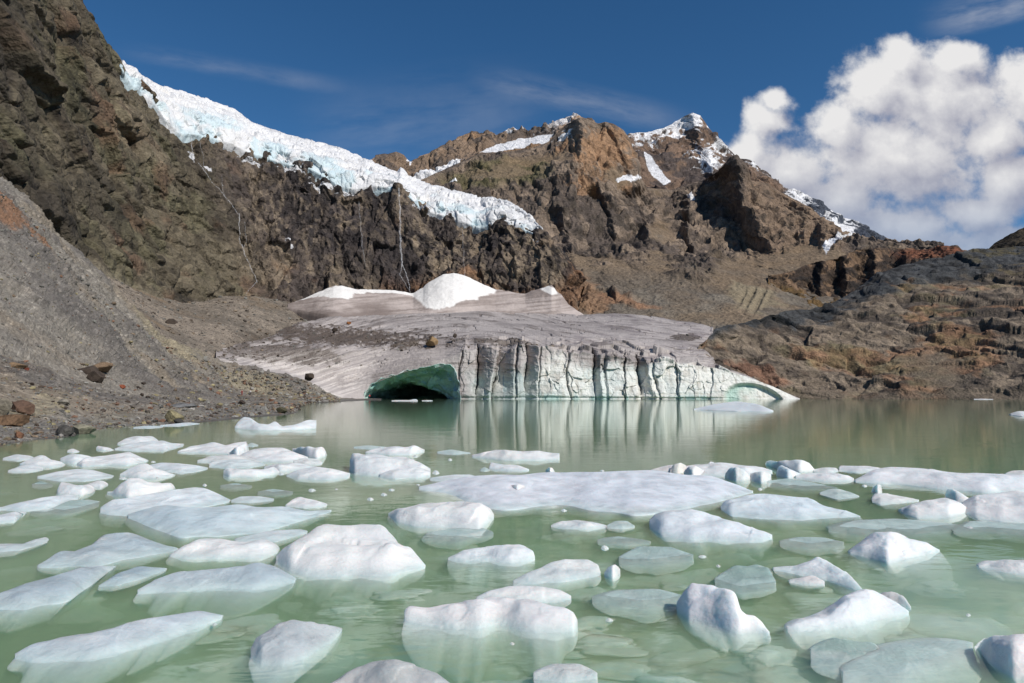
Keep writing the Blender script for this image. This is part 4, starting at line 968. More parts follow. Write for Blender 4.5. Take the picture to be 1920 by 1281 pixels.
# foreground
floe('big white floe with a steep right shoulder, left of centre in the foreground', .55, '518,1043 530,1030 560,1016 585,1000 605,986 660,988 715,988 735,1004 755,1022 768,1024 785,1045 797,1062', '518,1055 545,1075 600,1087 640,1088 690,1083 740,1078 780,1070 797,1065', 1.35, .22, .2)
floe('widest white floe lying low across the middle of the lake ice', .42, '785,912 830,903 880,893 940,885 1000,887 1060,888 1110,886 1160,883 1220,880 1260,886 1300,893 1340,894 1380,906 1412,921', '785,918 850,930 900,944 960,955 1000,949 1060,946 1120,960 1200,967 1280,955 1340,945 1412,924', 1.5, .12, .1, (.80, .83, .87))
floe('round ice knob lying on the widest low floe', .8, '953,922 958,911 972,907 984,911 988,922', '953,924 970,929 988,925', 2.2, .8, .02, WHITE, .5, 'ice chunk', 'ice_chunk', .05)
floe('smooth thick white floe with a green wet front, alone below the widest floe', .55, '728,963 745,951 770,945 800,941 850,944 905,946 920,954 926,966', '728,967 745,980 780,988 850,992 900,992 926,972', 1.9, .25, .16)
floe('long slab with a straight back edge, tapering left, upper of two big slabs', .45, '188,952 210,936 260,928 310,920 365,913 380,914 405,925 430,938', '188,962 205,967 240,968 300,961 360,956 430,942', 1.6, .2, .12, (.80, .85, .86))
floe('largest pale blue slab on the left half, low with a pointed right end', .42, '240,964 300,949 360,950 440,944 480,950 530,948 570,958 620,956', '240,972 290,990 340,1008 400,1008 480,999 560,976 620,960', 1.5, .15, .12, (.62, .72, .75))
floe('broad wet floe with a flat white lip, left of the smooth humped floe', .5, '318,1040 345,1025 370,1013 420,1014 450,1018 490,1014 515,1022 521,1031', '318,1043 350,1046 400,1046 440,1046 490,1046 521,1036', 1.8, .3, .22)
floe('low grey floe with a raised pointed back, near the left edge', .38, '70,1060 100,1042 115,1034 135,1036 175,1020 190,1003 205,1001 240,998 265,1010 300,1023 331,1030', '70,1064 110,1068 180,1065 230,1050 290,1041 331,1033', 1.5, .2, .12, (.47, .55, .58))
floe('slanting grey floe cut by the left edge of the picture', .4, '-60,1130 0,1113 40,1097 100,1081 150,1066 212,1063', '-60,1150 0,1143 50,1140 130,1125 170,1100 212,1067', 1.6, .2, .14, (.47, .54, .57))
floe('small bluish sliver between the slanting floe and the long humped floe', .3, '185,1098 220,1076 255,1063 311,1067', '185,1102 220,1100 270,1085 311,1071', 1.5, .2, .1, (.42, .51, .55))
floe('long smooth humped floe directly left of the big shouldered floe', .5, '258,1106 290,1086 330,1076 390,1073 460,1065 485,1058 520,1070 553,1087', '258,1114 330,1112 400,1105 480,1107 553,1092', 1.8, .2, .18, (.50, .57, .60))
floe('longest narrow floe slanting up to the right in the lower left corner', .5, '28,1226 60,1206 110,1196 160,1192 200,1180 250,1165 310,1155 370,1150 416,1155', '28,1235 60,1244 150,1240 220,1225 290,1205 350,1184 416,1160', 1.8, .15, .14, (.53, .59, .63))
floe('granular grey floe with a jagged crest, bottom row left of centre', .5, '470,1216 480,1196 500,1180 520,1166 550,1161 600,1170 641,1178', '470,1235 490,1246 530,1247 570,1235 620,1205 641,1184', 1.7, .2, .16, (.52, .55, .56))
floe('thin wet tongue of ice at the left edge above the slanting floe', .35, '-30,1022 0,1020 40,1020 65,1011 85,1007 89,1013', '-30,1037 0,1035 40,1032 89,1017', 1.6, .2, .1, GREY)
floe('white floe with a long arched back, right of the big shouldered floe', .5, '840,1046 870,1033 920,1026 975,1023 1000,1034 1003,1045', '840,1050 870,1056 920,1054 960,1059 1003,1050', 1.8, .25, .34, (.80, .83, .83))
floe('oval wet floe right of the arched one, with a tiny chip at its tip', .42, '962,1089 1000,1070 1035,1051 1060,1047 1100,1050 1122,1060 1126,1073', '962,1094 1000,1097 1060,1090 1126,1079', 1.7, .2, .18, (.76, .79, .77))
floe('tiny white chip at the right tip of the oval wet floe', .8, '1133,1074 1140,1063 1155,1058 1163,1068', '1133,1080 1150,1085 1163,1077', 2, .5, .2, WHITE)
floe('low white floe tucked close behind the big lumpy floe at bottom centre', .5, '893,1120 920,1108 960,1101 1010,1103 1050,1108 1071,1118', '893,1125 950,1130 1010,1132 1071,1124', 1.8, .25, .12)
floe('big lumpy warm white floe with a sagging middle at bottom centre', .62, '758,1146 765,1137 800,1141 830,1131 870,1124 940,1122 1000,1128 1040,1140 1060,1140 1078,1150 1083,1166', '758,1166 790,1173 850,1181 900,1180 930,1173 980,1181 1030,1188 1078,1185 1083,1176', 1.6, .25, .24, (.86, .83, .81))
floe('grey floe cut by the bottom edge left of centre', .5, '615,1284 650,1262 690,1249 740,1246 800,1262 845,1284', '615,1300 690,1310 760,1312 845,1300', 1.7, .3, .2, (.52, .52, .51))
floe('faint wet floe cut by the bottom edge, right of centre', .3, '1000,1262 1040,1250 1090,1248 1120,1262', '1000,1274 1060,1282 1120,1272', 1.6, .3, .2, (.66, .68, .66))
floe('white hooked floe with a tall left horn and a low right toe', .68, '1269,1130 1282,1111 1297,1095 1320,1098 1350,1104 1380,1122 1387,1148 1395,1157 1412,1157 1430,1168 1443,1185', '1269,1146 1290,1166 1330,1178 1390,1188 1443,1190', 1.9, .2, .2, (.88, .87, .88))
floe('white whaleback floe rising to a rounded peak, lower right', .62, '1475,1176 1520,1165 1560,1144 1590,1113 1610,1105 1650,1108 1680,1124 1704,1146', '1475,1182 1540,1181 1610,1172 1670,1160 1704,1152', 1.8, .22, .22, (.88, .89, .90))
floe('brownish grey lump showing behind the right end of the whaleback floe', .6, '1640,1122 1660,1110 1680,1110 1697,1122 1708,1138', '1640,1128 1680,1134 1708,1142', 1.8, .4, .15, (.62, .60, .58))
floe('low wet floe with a steep triangular peak, upper left of the whaleback', .5, '1450,1064 1500,1062 1520,1053 1535,1043 1560,1058 1590,1076 1616,1104', '1450,1070 1500,1080 1550,1086 1600,1104 1616,1108', 1.6, .2, .16, (.76, .80, .81))
floe('small knobbly fragment in front of the triangular wet floe', .5, '1480,1089 1510,1083 1528,1079 1546,1090', '1480,1093 1520,1097 1546,1099', 1.9, .4, .15, (.84, .80, .77))
floe('white pyramid floe with a broad skirt, right of the flat wedge floe', .65, '1594,1036 1620,1015 1640,1002 1685,1000 1710,1012 1740,1021 1762,1031', '1594,1039 1630,1046 1665,1056 1700,1047 1762,1034', 1.7, .25, .26, (.87, .88, .89))
floe('thick wedge floe with a blunt cut right end below the widest floe', .52, '1218,975 1230,963 1260,956 1290,957 1330,968 1380,980 1430,995 1448,1003', '1218,990 1240,1002 1300,1012 1380,1016 1430,1016 1448,1010', 1.9, .2, .18, (.82, .86, .88))
floe('floe with a flat top cut by the right edge, above the corner block', .5, '1835,1060 1850,1053 1880,1050 1960,1048', '1835,1064 1870,1070 1960,1082', 1.8, .3, .26, (.83, .82, .80))
floe('blunt granular block cut by the right edge in the lower corner', .66, '1838,1212 1850,1201 1890,1193 1960,1188', '1838,1224 1860,1246 1900,1270 1960,1284', 2.0, .4, .2, (.86, .83, .82))
floe('broad low blue floe with a white hump, right of the widest floe', .45, '1352,950 1360,938 1400,929 1440,928 1490,933 1520,934 1550,948 1590,960 1613,968', '1352,956 1370,970 1420,976 1500,978 1560,973 1613,970', 1.6, .15, .14, (.76, .84, .87))
floe('large low lump of the cluster at the right edge', .55, '1805,942 1830,932 1870,926 1910,922 1970,930', '1805,962 1830,975 1880,981 1970,984', 1.8, .3, .16, (.85, .85, .84))
floe('rounded left lump of the cluster at the right edge', .6, '1690,956 1710,945 1740,938 1775,936 1800,945 1819,955', '1690,962 1720,972 1780,972 1819,961', 1.9, .35, .15)
floe('upright tilted block standing behind the cluster at the right edge', .85, '1773,925 1777,915 1795,920 1815,933 1829,941', '1773,938 1790,943 1829,945', 2.0, .3, .1, WHITE)
floe('small curled piece wedged between the lumps at the right edge', .7, '1762,946 1770,938 1785,943 1815,952 1818,957', '1762,952 1790,962 1818,961', 2.0, .4, .1, WHITE)
floe('little stalk of ice standing upright over a low slab on the right', .9, '1637,921 1639,912 1646,908 1652,911 1654,921', '1637,925 1646,927 1654,925', 2.2, 1.0, .15, (.84, .83, .80))
floe('low slab with a knob at its left end, below the ice stalk', .5, '1635,933 1640,926 1660,925 1690,931 1723,937', '1635,942 1650,947 1690,943 1723,940', 1.8, .2, .14, (.80, .80, .77))
floe('flat wet leaf of ice pointing down, left of the ice stalk', .3, '1537,924 1555,918 1570,917 1590,922 1611,930', '1537,927 1570,937 1611,932', 1.5, .2, .1, PALE)
floe('long white berg with a steep blue left face, reaching the right edge', .6, '1604,900 1620,893 1640,882 1665,877 1700,880 1740,880 1780,888 1850,890 1970,894', '1604,904 1640,908 1700,909 1740,912 1800,920 1850,926 1890,925 1970,916', 2.2, .15, .1, (.84, .86, .87))
floe('thin low strip of ice behind the left end of the long right berg', .5, '1573,877 1576,873 1630,874 1656,879', '1573,884 1610,887 1656,884', 2, .2, .1, (.80, .81, .80))
floe('low bump at the right edge behind the long right berg', .6, '1886,888 1900,883 1920,882 1950,884', '1886,890 1920,892 1950,892', 1.8, .3, .1, WARM)
floe('tallest block with an overhanging left corner in the right group', .85, '1437,866 1445,861 1480,863 1505,862 1520,872 1527,880', '1437,872 1460,881 1500,887 1527,885', 2.2, .25, .1, WHITE)
floe('hunched lump leaning on the front of the tallest right block', .8, '1456,886 1460,875 1467,873 1485,880 1501,888', '1456,892 1480,898 1501,893', 2.0, .3, .12, (.80, .83, .83))
floe('low white ridge running right from the hunched lump', .6, '1492,891 1520,887 1560,888 1590,892 1601,897', '1492,898 1550,903 1601,902', 2.0, .2, .12, WHITE)
floe('two small pale plates right of the tallest block', .5, '1526,880 1545,877 1568,877 1572,882', '1526,886 1550,888 1572,885', 2, .3, .1, (.80, .82, .80))
floe('long low berg behind the widest floe, left of the tallest block', .6, '1283,874 1320,871 1355,868 1395,872 1430,875 1448,882', '1283,888 1340,893 1400,893 1448,888', 2.0, .2, .1, WHITE)
floe('pointed grey block at the front of the long low berg', .85, '1360,888 1370,877 1381,874 1398,884 1407,895', '1360,896 1380,903 1407,901', 2.0, .4, .14, (.76, .79, .77))
floe('squat rough block right of the pointed grey block', .8, '1407,888 1418,884 1436,883 1446,890', '1407,901 1428,905 1446,900', 2.1, .4, .14, (.80, .81, .78))
floe('smooth round block at the left end of the long low berg', .85, '1283,884 1290,877 1305,874 1320,882', '1283,890 1300,893 1320,890', 2.2, .5, .12, WHITE)
floe('tiny knob on the crest of the long low berg', .9, '1328,871 1332,865 1338,866 1342,872', '1328,874 1335,875 1342,874', 2.0, .8, .02, WHITE, .5, 'ice chunk', 'ice_chunk', .05)
floe('small tapering floe at the far back edge of the widest floe', .6, '1220,881 1250,873 1280,869 1290,876', '1220,885 1255,888 1290,886', 2.0, .3, .1, WARM)
floe('yellowish rounded chunk beside the smooth round block', .8, '1257,880 1263,871 1276,867 1286,874', '1257,888 1272,890 1286,887', 2.2, .5, .12, (.82, .79, .70))
floe('small white knob at the back rim of the widest floe', .9, '1023,882 1028,877 1036,878 1040,884', '1023,886 1032,888 1040,886', 2.0, .8, .1)
floe('small wedge with a cut left end, behind the widest floe', .6, '917,876 920,867 945,871 970,872 992,880', '917,880 950,884 992,883', 2.0, .2, .1, (.82, .84, .83))
floe('tiny plate at the left of the small cut wedge', .5, '900,880 908,876 918,880', '900,883 910,884 918,883', 1.8, .4, .1, PALE)
floe('low thin lobe at the left rim of the widest floe', .4, '806,896 850,889 880,890 896,894', '806,901 850,904 896,898', 1.6, .2, .08, (.76, .80, .80))
floe('long straight low berg with a cut right end, far behind the widest floe', .7, '885,853 910,850 935,845 980,847 1010,844 1049,850', '885,857 930,861 963,864 1000,864 1049,863', 2.3, .12, .1, (.88, .87, .84))
floe('white arched berg far out, left of the long straight berg', .7, '685,847 705,840 740,836 760,838 775,835 796,843', '685,850 730,853 770,853 796,847', 2.0, .2, .1, WHITE)
floe('pale low plate behind the white arched berg', .5, '663,838 690,835 724,838', '663,841 695,843 724,841', 2, .2, .08, PALE)
floe('faint low plate right of the white arched berg', .5, '820,847 845,843 882,849', '820,850 850,852 882,851', 2, .2, .08, PALE)
floe('stepped white block with a sheer left side, centre left', .72, '656,864 660,851 690,852 730,856 760,858 790,870 807,879', '656,884 665,889 720,891 807,890', 2.3, .2, .12, WHITE)
floe('bright front lobe of the stepped centre left block', .7, '662,881 685,869 700,866 730,872 771,881', '662,887 700,890 771,886', 2.0, .2, .1, (.88, .88, .86))
floe('low slab right of the bright lobe at the stepped block', .6, '712,889 735,880 780,878 807,883', '712,894 740,899 780,898 807,894', 2.2, .2, .12, (.82, .85, .84))
floe('white floe with a level top, touching the stepped block from the left', .6, '537,890 560,880 590,875 620,880 656,887', '537,893 560,899 620,900 656,895', 2.0, .2, .12, WHITE)
floe('low ridge behind the level topped floe', .6, '495,875 520,870 550,868 592,875', '495,879 525,886 560,881 592,878', 1.9, .2, .1, (.82, .83, .81))
floe('flat box shaped floe with a sheer front, left of the level topped floe', .7, '419,883 425,877 460,880 500,878 515,876 523,884', '419,892 430,896 480,895 510,891 523,888', 2.6, .25, .12, WHITE)
floe('notched block with a forked top at the right end of the left pack', .8, '548,841 570,838 590,841 605,838 610,850', '548,847 575,857 595,861 610,857', 2.1, .3, .1, WHITE)
floe('low rounded slab under the notched block', .6, '550,864 570,860 595,861 604,867', '550,870 575,873 604,871', 2.0, .3, .12, (.80, .80, .76))
floe('wide white hump in the middle of the left pack', .62, '440,858 460,848 475,842 500,840 530,840 550,847 577,857', '440,861 480,866 530,867 560,864 577,860', 2.0, .2, .1, WHITE)
floe('long rough crested floe at the far side of the left pack', .65, '333,846 355,837 385,832 400,829 420,835 445,829 462,828', '333,849 380,850 430,852 462,850', 2.0, .2, .1, WHITE)
floe('upright white lobe at the right end of the rough crested floe', .85, '428,849 440,840 455,832 462,829 466,843', '428,853 445,857 466,849', 1.9, .4, .1, (.88, .89, .88))
floe('small faint plate behind the upright white lobe', .5, '463,834 472,830 484,834', '463,838 474,839 484,837', 1.9, .3, .1, PALE)
floe('low warm tinted floe in front of the rough crested floe', .5, '370,863 400,855 440,853 470,860 491,867', '370,868 420,871 491,869', 1.8, .2, .1, (.80, .79, .75))
floe('wet green edged floe in front of the low warm tinted one', .5, '392,869 400,863 430,862 455,860 475,865 496,870', '392,876 430,879 470,877 496,873', 1.9, .2, .12, (.76, .81, .79))
floe('smooth white floe farthest back in the left pack', .65, '220,831 235,822 255,818 285,818 296,826', '220,834 260,834 296,829', 2.0, .25, .1, WHITE)
floe('long pale floe just in front of the farthest smooth one', .5, '215,841 240,832 270,828 305,826 320,831 344,832', '215,844 260,847 310,846 344,837', 1.8, .2, .1, (.80, .84, .83))
floe('lumpy white floe with a steep right peak, left pack', .65, '144,869 160,858 200,855 240,848 250,852 276,863', '144,872 155,876 200,874 240,873 276,866', 2.0, .25, .12, WHITE)
floe('low white wedge at the left of the lumpy peaked floe', .6, '113,859 130,851 150,851 172,857', '113,865 140,870 172,866', 1.9, .25, .12, (.80, .84, .83))
floe('small white floe with a pointed tip, near the left shore', .6, '37,869 60,860 75,853 82,854 86,862 110,866 118,872', '37,872 70,876 95,877 118,875', 1.8, .25, .1, (.84, .85, .83))
floe('low lens of ice below the pointed tip floe near shore', .5, '15,882 40,873 60,870 81,878', '15,886 50,886 81,882', 1.8, .3, .1, (.78, .81, .80))
floe('flat pale plate nearest the gravel beach on the left', .45, '5,859 30,852 55,855 63,859', '5,863 35,866 63,862', 1.8, .3, .1, (.76, .78, .77))
floe('broad lens shaped pale floe in the front row of the left pack', .42, '70,893 100,885 140,880 170,882 211,892', '70,897 110,903 160,904 211,896', 1.7, .2, .1, (.78, .82, .82))
floe('white floe with a sharp ridge and folded side, left pack', .7, '225,889 240,880 262,870 274,867 280,874 300,880 326,890', '225,893 260,899 290,899 326,893', 1.7, .3, .14, WHITE)
floe('long smooth floe right of the sharp ridged one', .45, '277,873 300,868 330,870 370,873 389,877', '277,882 310,886 340,889 370,885 389,880', 1.7, .2, .1, (.80, .84, .84))
floe('white floe with a tall left post, between shore and domed floe', .7, '107,920 113,904 125,904 145,910 165,908 177,915', '107,926 130,927 155,929 177,923', 2.0, .3, .14, (.83, .83, .81))
floe('small hump right of the floe with the tall left post', .6, '163,908 185,900 195,902 202,907', '163,914 190,917 202,911', 1.9, .3, .14, (.82, .81, .79))
floe('high domed white floe with a low right arm, behind the two big slabs', .75, '201,922 215,920 230,904 245,897 260,896 272,905 290,907 320,907 326,914', '201,926 240,933 285,929 326,919', 2.0, .3, .16, WHITE)
floe('long low white floe slanting up right, at the left edge', .5, '-40,956 3,950 30,942 80,932 120,928 146,931', '-40,965 3,957 40,958 90,955 146,937', 1.8, .2, .12, (.78, .82, .83))
floe('small grey floe at the left edge under the slanting low one', .5, '-40,970 0,965 25,960 43,959', '-40,984 0,980 30,978 43,964', 1.8, .3, .12, (.70, .73, .74))
floe('small white tip above water right of the two big slabs', .5, '535,947 550,935 560,932 585,938 613,945', '535,950 575,952 613,949', 1.8, .3, .2, (.84, .83, .81))
floe('flat wet plate under the far rim of the upper big slab', .35, '433,938 450,931 480,930 513,935', '433,942 470,944 513,940', 1.6, .25, .1, (.68, .74, .73))
floe('grey wet plate reaching right from the largest pale slab', .3, '440,1010 500,997 560,993 576,996', '440,1015 520,1016 576,1001', 1.6, .2, .12, (.70, .75, .76))
floe('small low white plate right of the smooth thick floe', .5, '1033,985 1050,977 1080,975 1110,980 1137,985', '1033,988 1060,993 1100,994 1137,990', 1.8, .2, .2, (.80, .82, .80))
floe('small wet plate beside the low white plate in mid channel', .35, '1137,986 1155,977 1175,977 1190,986', '1137,991 1165,993 1190,990', 1.8, .3, .14, PALE)
floe('small white lozenge in the gap at the left of the pack', .6, '126,845 135,841 148,846', '126,848 137,849 148,848', 1.9, .4, .1)
floe('small bright wedge behind the lumpy peaked floe', .7, '180,840 183,836 200,839 211,844', '180,843 195,845 211,845', 2.0, .3, .1)
# far out
floe('pair of white ice humps joined by a low wet sill, far left by the point', .8, '440,800 448,788 457,782 470,783 482,793 503,795 508,793 515,787 521,793 526,799 550,796 567,790 580,787 593,788', '440,804 480,806 530,806 570,806 593,804', 2.2, .15, .06, (.84, .88, .88), .6)
floe('lone low white berg in open water in front of the cliff', .8, '1301,767 1340,758 1380,753 1420,758 1450,770', '1301,769 1380,772 1450,772', 1.8, .25, .05, (.80, .85, .87), .7)
floe('small white floe at the right edge in open water', .7, '1895,776 1910,771 1950,772', '1895,779 1915,781 1950,781', 2.0, .3, .05)
floe('thin white strip of ice floating in the cave mouth', .8, '734,751 745,750.5 770,750.5 772,749 781,748.6 783,751', '734,752.4 760,752.6 783,752.5', 2, .2, .02, WHITE, .4)
floe('short white strip in the cave mouth, right of the thin one', .8, '791,751 800,750.4 811,751', '791,752.2 800,752.4 811,752.2', 2, .3, .02, WHITE, .4)
floe('tiny white chips at the water edge near the two walkers', .8, '559,757 565,756 571,757', '559,758.6 565,758.9 571,758.6', 2, .5, .04, WHITE, .5)
floe('thin white strip along the far right shore', .8, '1826,747.6 1840,746 1862,747.4', '1826,749.4 1845,749.6 1862,749.4', 2, .2, .02, WHITE, .4)
floe('flat bluish ice lying along the beach in front of the pale bank', .45, '300,797 330,794 350,792 372,794', '300,800 335,800 372,796', 1.8, .3, .06, (.74, .80, .82))
floe('thin flat sheet of rotten ice by the beach, left of the bluish one', .4, '250,801 275,798 305,799', '250,804 280,804 305,802', 1.8, .3, .05, (.66, .73, .75))
# ice just awash
awash = [('1553,990 1620,981 1700,977 1800,984', '1553,997 1640,1004 1720,1003 1800,992', 'broad wet sheet awash above the white pyramid floe'), ('1462,1015 1500,1009 1550,1009 1582,1016', '1462,1024 1520,1030 1582,1024', 'oval plate awash left of the white pyramid floe'),
         ('1160,1045 1200,1028 1260,1026 1300,1040', '1160,1058 1220,1062 1300,1052', 'broad oval floe awash under the wedge floe'), ('1787,995 1830,978 1880,982 1960,985', '1787,1000 1850,996 1960,1006', 'thin slushy sheet at the right edge below the cluster'),
         ('1110,1120 1160,1110 1240,1108 1290,1120', '1110,1130 1200,1140 1290,1130', 'long faint floe awash left of the hooked floe'), ('1580,1260 1680,1225 1760,1212 1825,1205', '1580,1290 1700,1280 1825,1225', 'large faint sheet awash left of the corner block'),
         ('60,946 110,938 160,936 186,940', '60,962 120,966 186,950', 'faint wet plate beside the long slanting floe at the left'), ('413,910 440,906 472,911', '413,915 445,917 472,915', 'small faint plate awash behind the high domed floe'),
         ('483,922 510,917 549,922', '483,927 515,930 549,927', 'faint wedge awash between the pack and the big slabs'), ('60,908 75,902 99,909', '60,914 80,916 99,913', 'small faint plate awash near the tall post floe'),
         ('1340,1085 1380,1060 1440,1064 1455,1090', '1340,1100 1390,1112 1455,1104', 'curved pale piece awash behind the hooked floe'), ('1390,1066 1420,1058 1448,1068', '1390,1074 1420,1080 1448,1074', 'small oval piece awash right of the wedge floe'),
         ('800,1000 840,992 900,990 925,998', '790,1010 860,1016 925,1004', 'green tinted plate awash in front of the smooth thick floe'), ('1520,1215 1570,1200 1640,1205 1660,1225', '1520,1250 1590,1262 1660,1240', 'faint granular plate awash below the whaleback'),
         ('1440,902 1480,897 1530,906 1570,914', '1440,912 1500,917 1570,918', 'pale wet sheet awash in front of the hunched lump'), ('1120,1012 1160,1007 1220,1015', '1120,1019 1170,1022 1220,1019', 'thin plate awash just above the broad oval one')]
for t_, b_, lab in awash: floe(lab, .16, t_, b_, 1.5, .2, .12, (.34, .46, .41), .6, z0=-.012)

# little chips between the floes
rc = np.random.RandomState(21)
for k_ in range(46):
    if k_ < 26: x_, y_ = rc.uniform(20, 900), rc.uniform(838, 940)
    elif k_ < 38: x_, y_ = rc.uniform(1050, 1900), rc.uniform(872, 1000)
    else: x_, y_ = rc.uniform(300, 1850), rc.uniform(1000, 1220)
    w_ = rc.uniform(6, 15); h_ = w_ * rc.uniform(.22, .5)
    t_ = f'{x_:.1f},{y_ - h_ * .3:.1f} {x_ + w_ * .35:.1f},{y_ - h_:.1f} {x_ + w_ * .7:.1f},{y_ - h_ * .8:.1f} {x_ + w_:.1f},{y_ - h_ * .2:.1f}'
    b_ = f'{x_:.1f},{y_:.1f} {x_ + w_ * .5:.1f},{y_ + h_ * .25:.1f} {x_ + w_:.1f},{y_:.1f}'
    floe('tiny pale ice chip drifting between the larger floes', .6, t_, b_, 1.6, .4, .2, (.76, .80, .78), 1.0, 'ice chip', 'ice_chip', group='tiny ice chips between the floes')

# fainter pieces under the surface: nobody could count them, one mass
rr = np.random.RandomState(5); vs, fs, cs, nvt = [], [], [], 0
def ico(sub):
    import bmesh
    bm = bmesh.new(); bmesh.ops.create_icosphere(bm, subdivisions=sub, radius=1)
    v_ = np.array([v.co[:] for v in bm.verts]); f_ = np.array([[v.index for v in f.verts] for f in bm.faces]); bm.free(); return v_, f_
iv, if_ = ico(4)
for k_ in range(390):
    if k_ < 130: x_, y_ = rr.uniform(-60, 1980), 865 + 430 * rr.rand() ** 1.3
    else: x_, y_ = rr.uniform(1080, 1980), rr.uniform(960, 1290)
    if k_ > 330: x_, y_ = rr.uniform(420, 1500), rr.uniform(930, 1290)
    if x_ < 300 and y_ > 1130: continue
    g_ = Pz(x_, y_, -.03); d_ = g_[1]
    s_ = (rr.uniform(14, 50) + (rr.rand() < .35) * 60) * d_ / F * (1.5 if y_ > 1100 else 1) * (1.1 if y_ > 950 else .8)
    q = iv * np.array([s_, s_ * rr.uniform(.35, .8), s_ * rr.uniform(.10, .22)])
    q = q * (1 + 1.1 * fbm(iv + k_ * 5.1, 1.0, 4, 3))[:, None]
    an = rr.normal(0, .5); c_, n_ = math.cos(an), math.sin(an)
    q = np.stack([q[:, 0] * c_ - q[:, 1] * n_, q[:, 0] * n_ + q[:, 1] * c_, q[:, 2]], -1)
    g_ = g_ + np.array([0, 0, -q[:, 2].max() - (.01 + .20 * rr.rand())])
    vs.append(q + g_); fs.append(if_ + nvt); nvt += len(iv); cs.append(np.tile([.62, .74, .70], (len(iv), 1)))
o = mesh_obj('submerged_ice', np.concatenate(vs), np.concatenate(fs), M_floe, np.concatenate(cs)); o['kind'] = 'stuff'

# ------------------------------------------------------------------ boulders and gravel
def boulder(label, x, y, wpx, hpx, tint, seed, flat=1.0, tilt=0, yaw=None, at=None, group='boulders lying on the slope and beach', depth=.8, sink=.22, name='boulder', smoothf=False, angular=1.0):
    r_ = np.random.RandomState(seed)
    base = on_slope(x, y) if at is None else at
    dep = cp * base[1] + sp * (base[2] - CH)
    w_, h_ = wpx * dep / F, hpx * dep / F
    v_, f_ = ico(4); v_ = v_.copy()
    for _ in range(16):                       # split faces
        nn = r_.randn(3); nn /= np.linalg.norm(nn); k = r_.uniform(.50, .80)
        d_ = v_ @ nn; v_ = v_ - np.maximum(d_ - k, 0)[:, None] * nn * angular
    for ax in range(3):
        lo, hi = v_[:, ax].min(), v_[:, ax].max(); v_[:, ax] = (v_[:, ax] - lo) / (hi - lo) * 2 - 1
    v_ = v_ * np.array([w_ / 2, w_ / 2 * depth, h_ / 2 * (1 + sink)])
    m_ = w_
    v_ = v_ * (1 + .05 * fbm(v_ / m_ * 5 + seed, 1, 4, 2))[:, None]
    R = np.array(Matrix.Rotation(math.radians(tilt), 3, 'Y')) @ np.array(Matrix.Rotation(r_.uniform(-.4, .4) if yaw is None else yaw, 3, 'Z'))
    v_ = v_ @ R.T
    col = lerp(np.array(tint), np.array(tint) * .62, sm(fbm(v_ / m_ * 3 + seed, 1, 4, 3), -.2, .4))
    o = mesh_obj(name, v_, f_, M_bould, col, smoothf)
    o.location = base + np.array([0, -.1 * w_, h_ / 2 * (1 - sink)])
    return tag(o, label, 'boulder', group)
BR, RD, GY, DK, YL = srgb(128, 108, 88), srgb(134, 98, 76), srgb(128, 126, 120), srgb(78, 68, 60), srgb(150, 140, 108)
boulder('overhanging brown slab with a rusty top, resting on two darker stones on the slope', 193, 697, 54, 17, BR, 3, tilt=-14, depth=.9)
boulder('dark grey stone propping the left end of the overhanging slab', 170, 704, 38, 18, DK, 4, tilt=14)
boulder('dark rust stone under the overhanging slab', 182, 717, 30, 20, DK, 5, tilt=28)
boulder('grey flat stone beside the upper left of the overhanging slab', 161, 697, 24, 8, GY, 6)
boulder('dark brown block lying aslant above the beach at the left edge', 43, 775, 42, 22, srgb(104, 82, 68), 7, tilt=24)
boulder('largest flat brown boulder at the left edge beside the beach', 22, 797, 62, 20, srgb(120, 96, 74), 8, tilt=-4)
boulder('pale slab cropped by the left edge above the largest flat boulder', 4, 774, 44, 26, srgb(136, 128, 112), 9, tilt=20)
boulder('dark angular stone standing in the shallows, left of a pale pair', 122, 816, 30, 20, srgb(84, 82, 78), 10, depth=1.0)
boulder('pale flat topped stone in the shallows touching the dark angular one', 156, 815, 44, 19, srgb(140, 136, 118), 11, tilt=8)
boulder('small orange stone on the gravel left of the stones in the shallows', 36, 821, 16, 12, RD, 12)
boulder('orange brown stone low on the slope near the left edge', 36, 690, 28, 11, srgb(140, 116, 90), 13)
boulder('small dark red stone touching the orange brown one on the slope', 50, 697, 12, 8, srgb(110, 60, 46), 14)
boulder('square yellowish block at the water edge', 328, 791, 34, 23, YL, 15, depth=.8, tilt=-3)
boulder('small dark stone leaning at the right foot of the square yellowish block', 337, 794, 18, 9, srgb(72, 70, 68), 16)
boulder('flat blue grey slab on the bank above the square yellowish block', 346, 765, 46, 9, srgb(122, 122, 122), 17)
boulder('dark boulder on the bank below the two walkers', 453, 760, 15, 10, DK, 18)
boulder('mossy dark stone at the tip of the gravel point', 528, 775, 20, 12, srgb(84, 80, 62), 19)
boulder('rust red stone on the bank right of the two walkers', 509, 753, 10, 5, RD, 20)
boulder('round dark boulder on the slope edge beside the glacier', 581, 712, 19, 12, DK, 21, at=P(581, 712, 238))
boulder('small round dark boulder below the glacier edge boulder', 571, 739, 9, 6, DK, 22)
boulder('reddish stone on the gravel below the overhanging slab', 228, 729, 15, 8, srgb(134, 76, 54), 23)
boulder('dark stone on the gravel right of the reddish one', 261, 732, 13, 8, DK, 24)
boulder('flat dark boulder on the upper scree below the rock wall', 324, 607, 22, 9, DK, 25, at=P(324, 607, 212))
boulder('light grey slab lying flat on the lower bank, left of the pale bank', 120, 758, 26, 11, srgb(142, 136, 124), 26)
boulder('tan boulder perched on an ice pedestal above the cave', 810, 646, 23, 16, srgb(150, 124, 92), 27, at=P(810, 647, 287), tilt=8, group='boulders riding on the glacier')
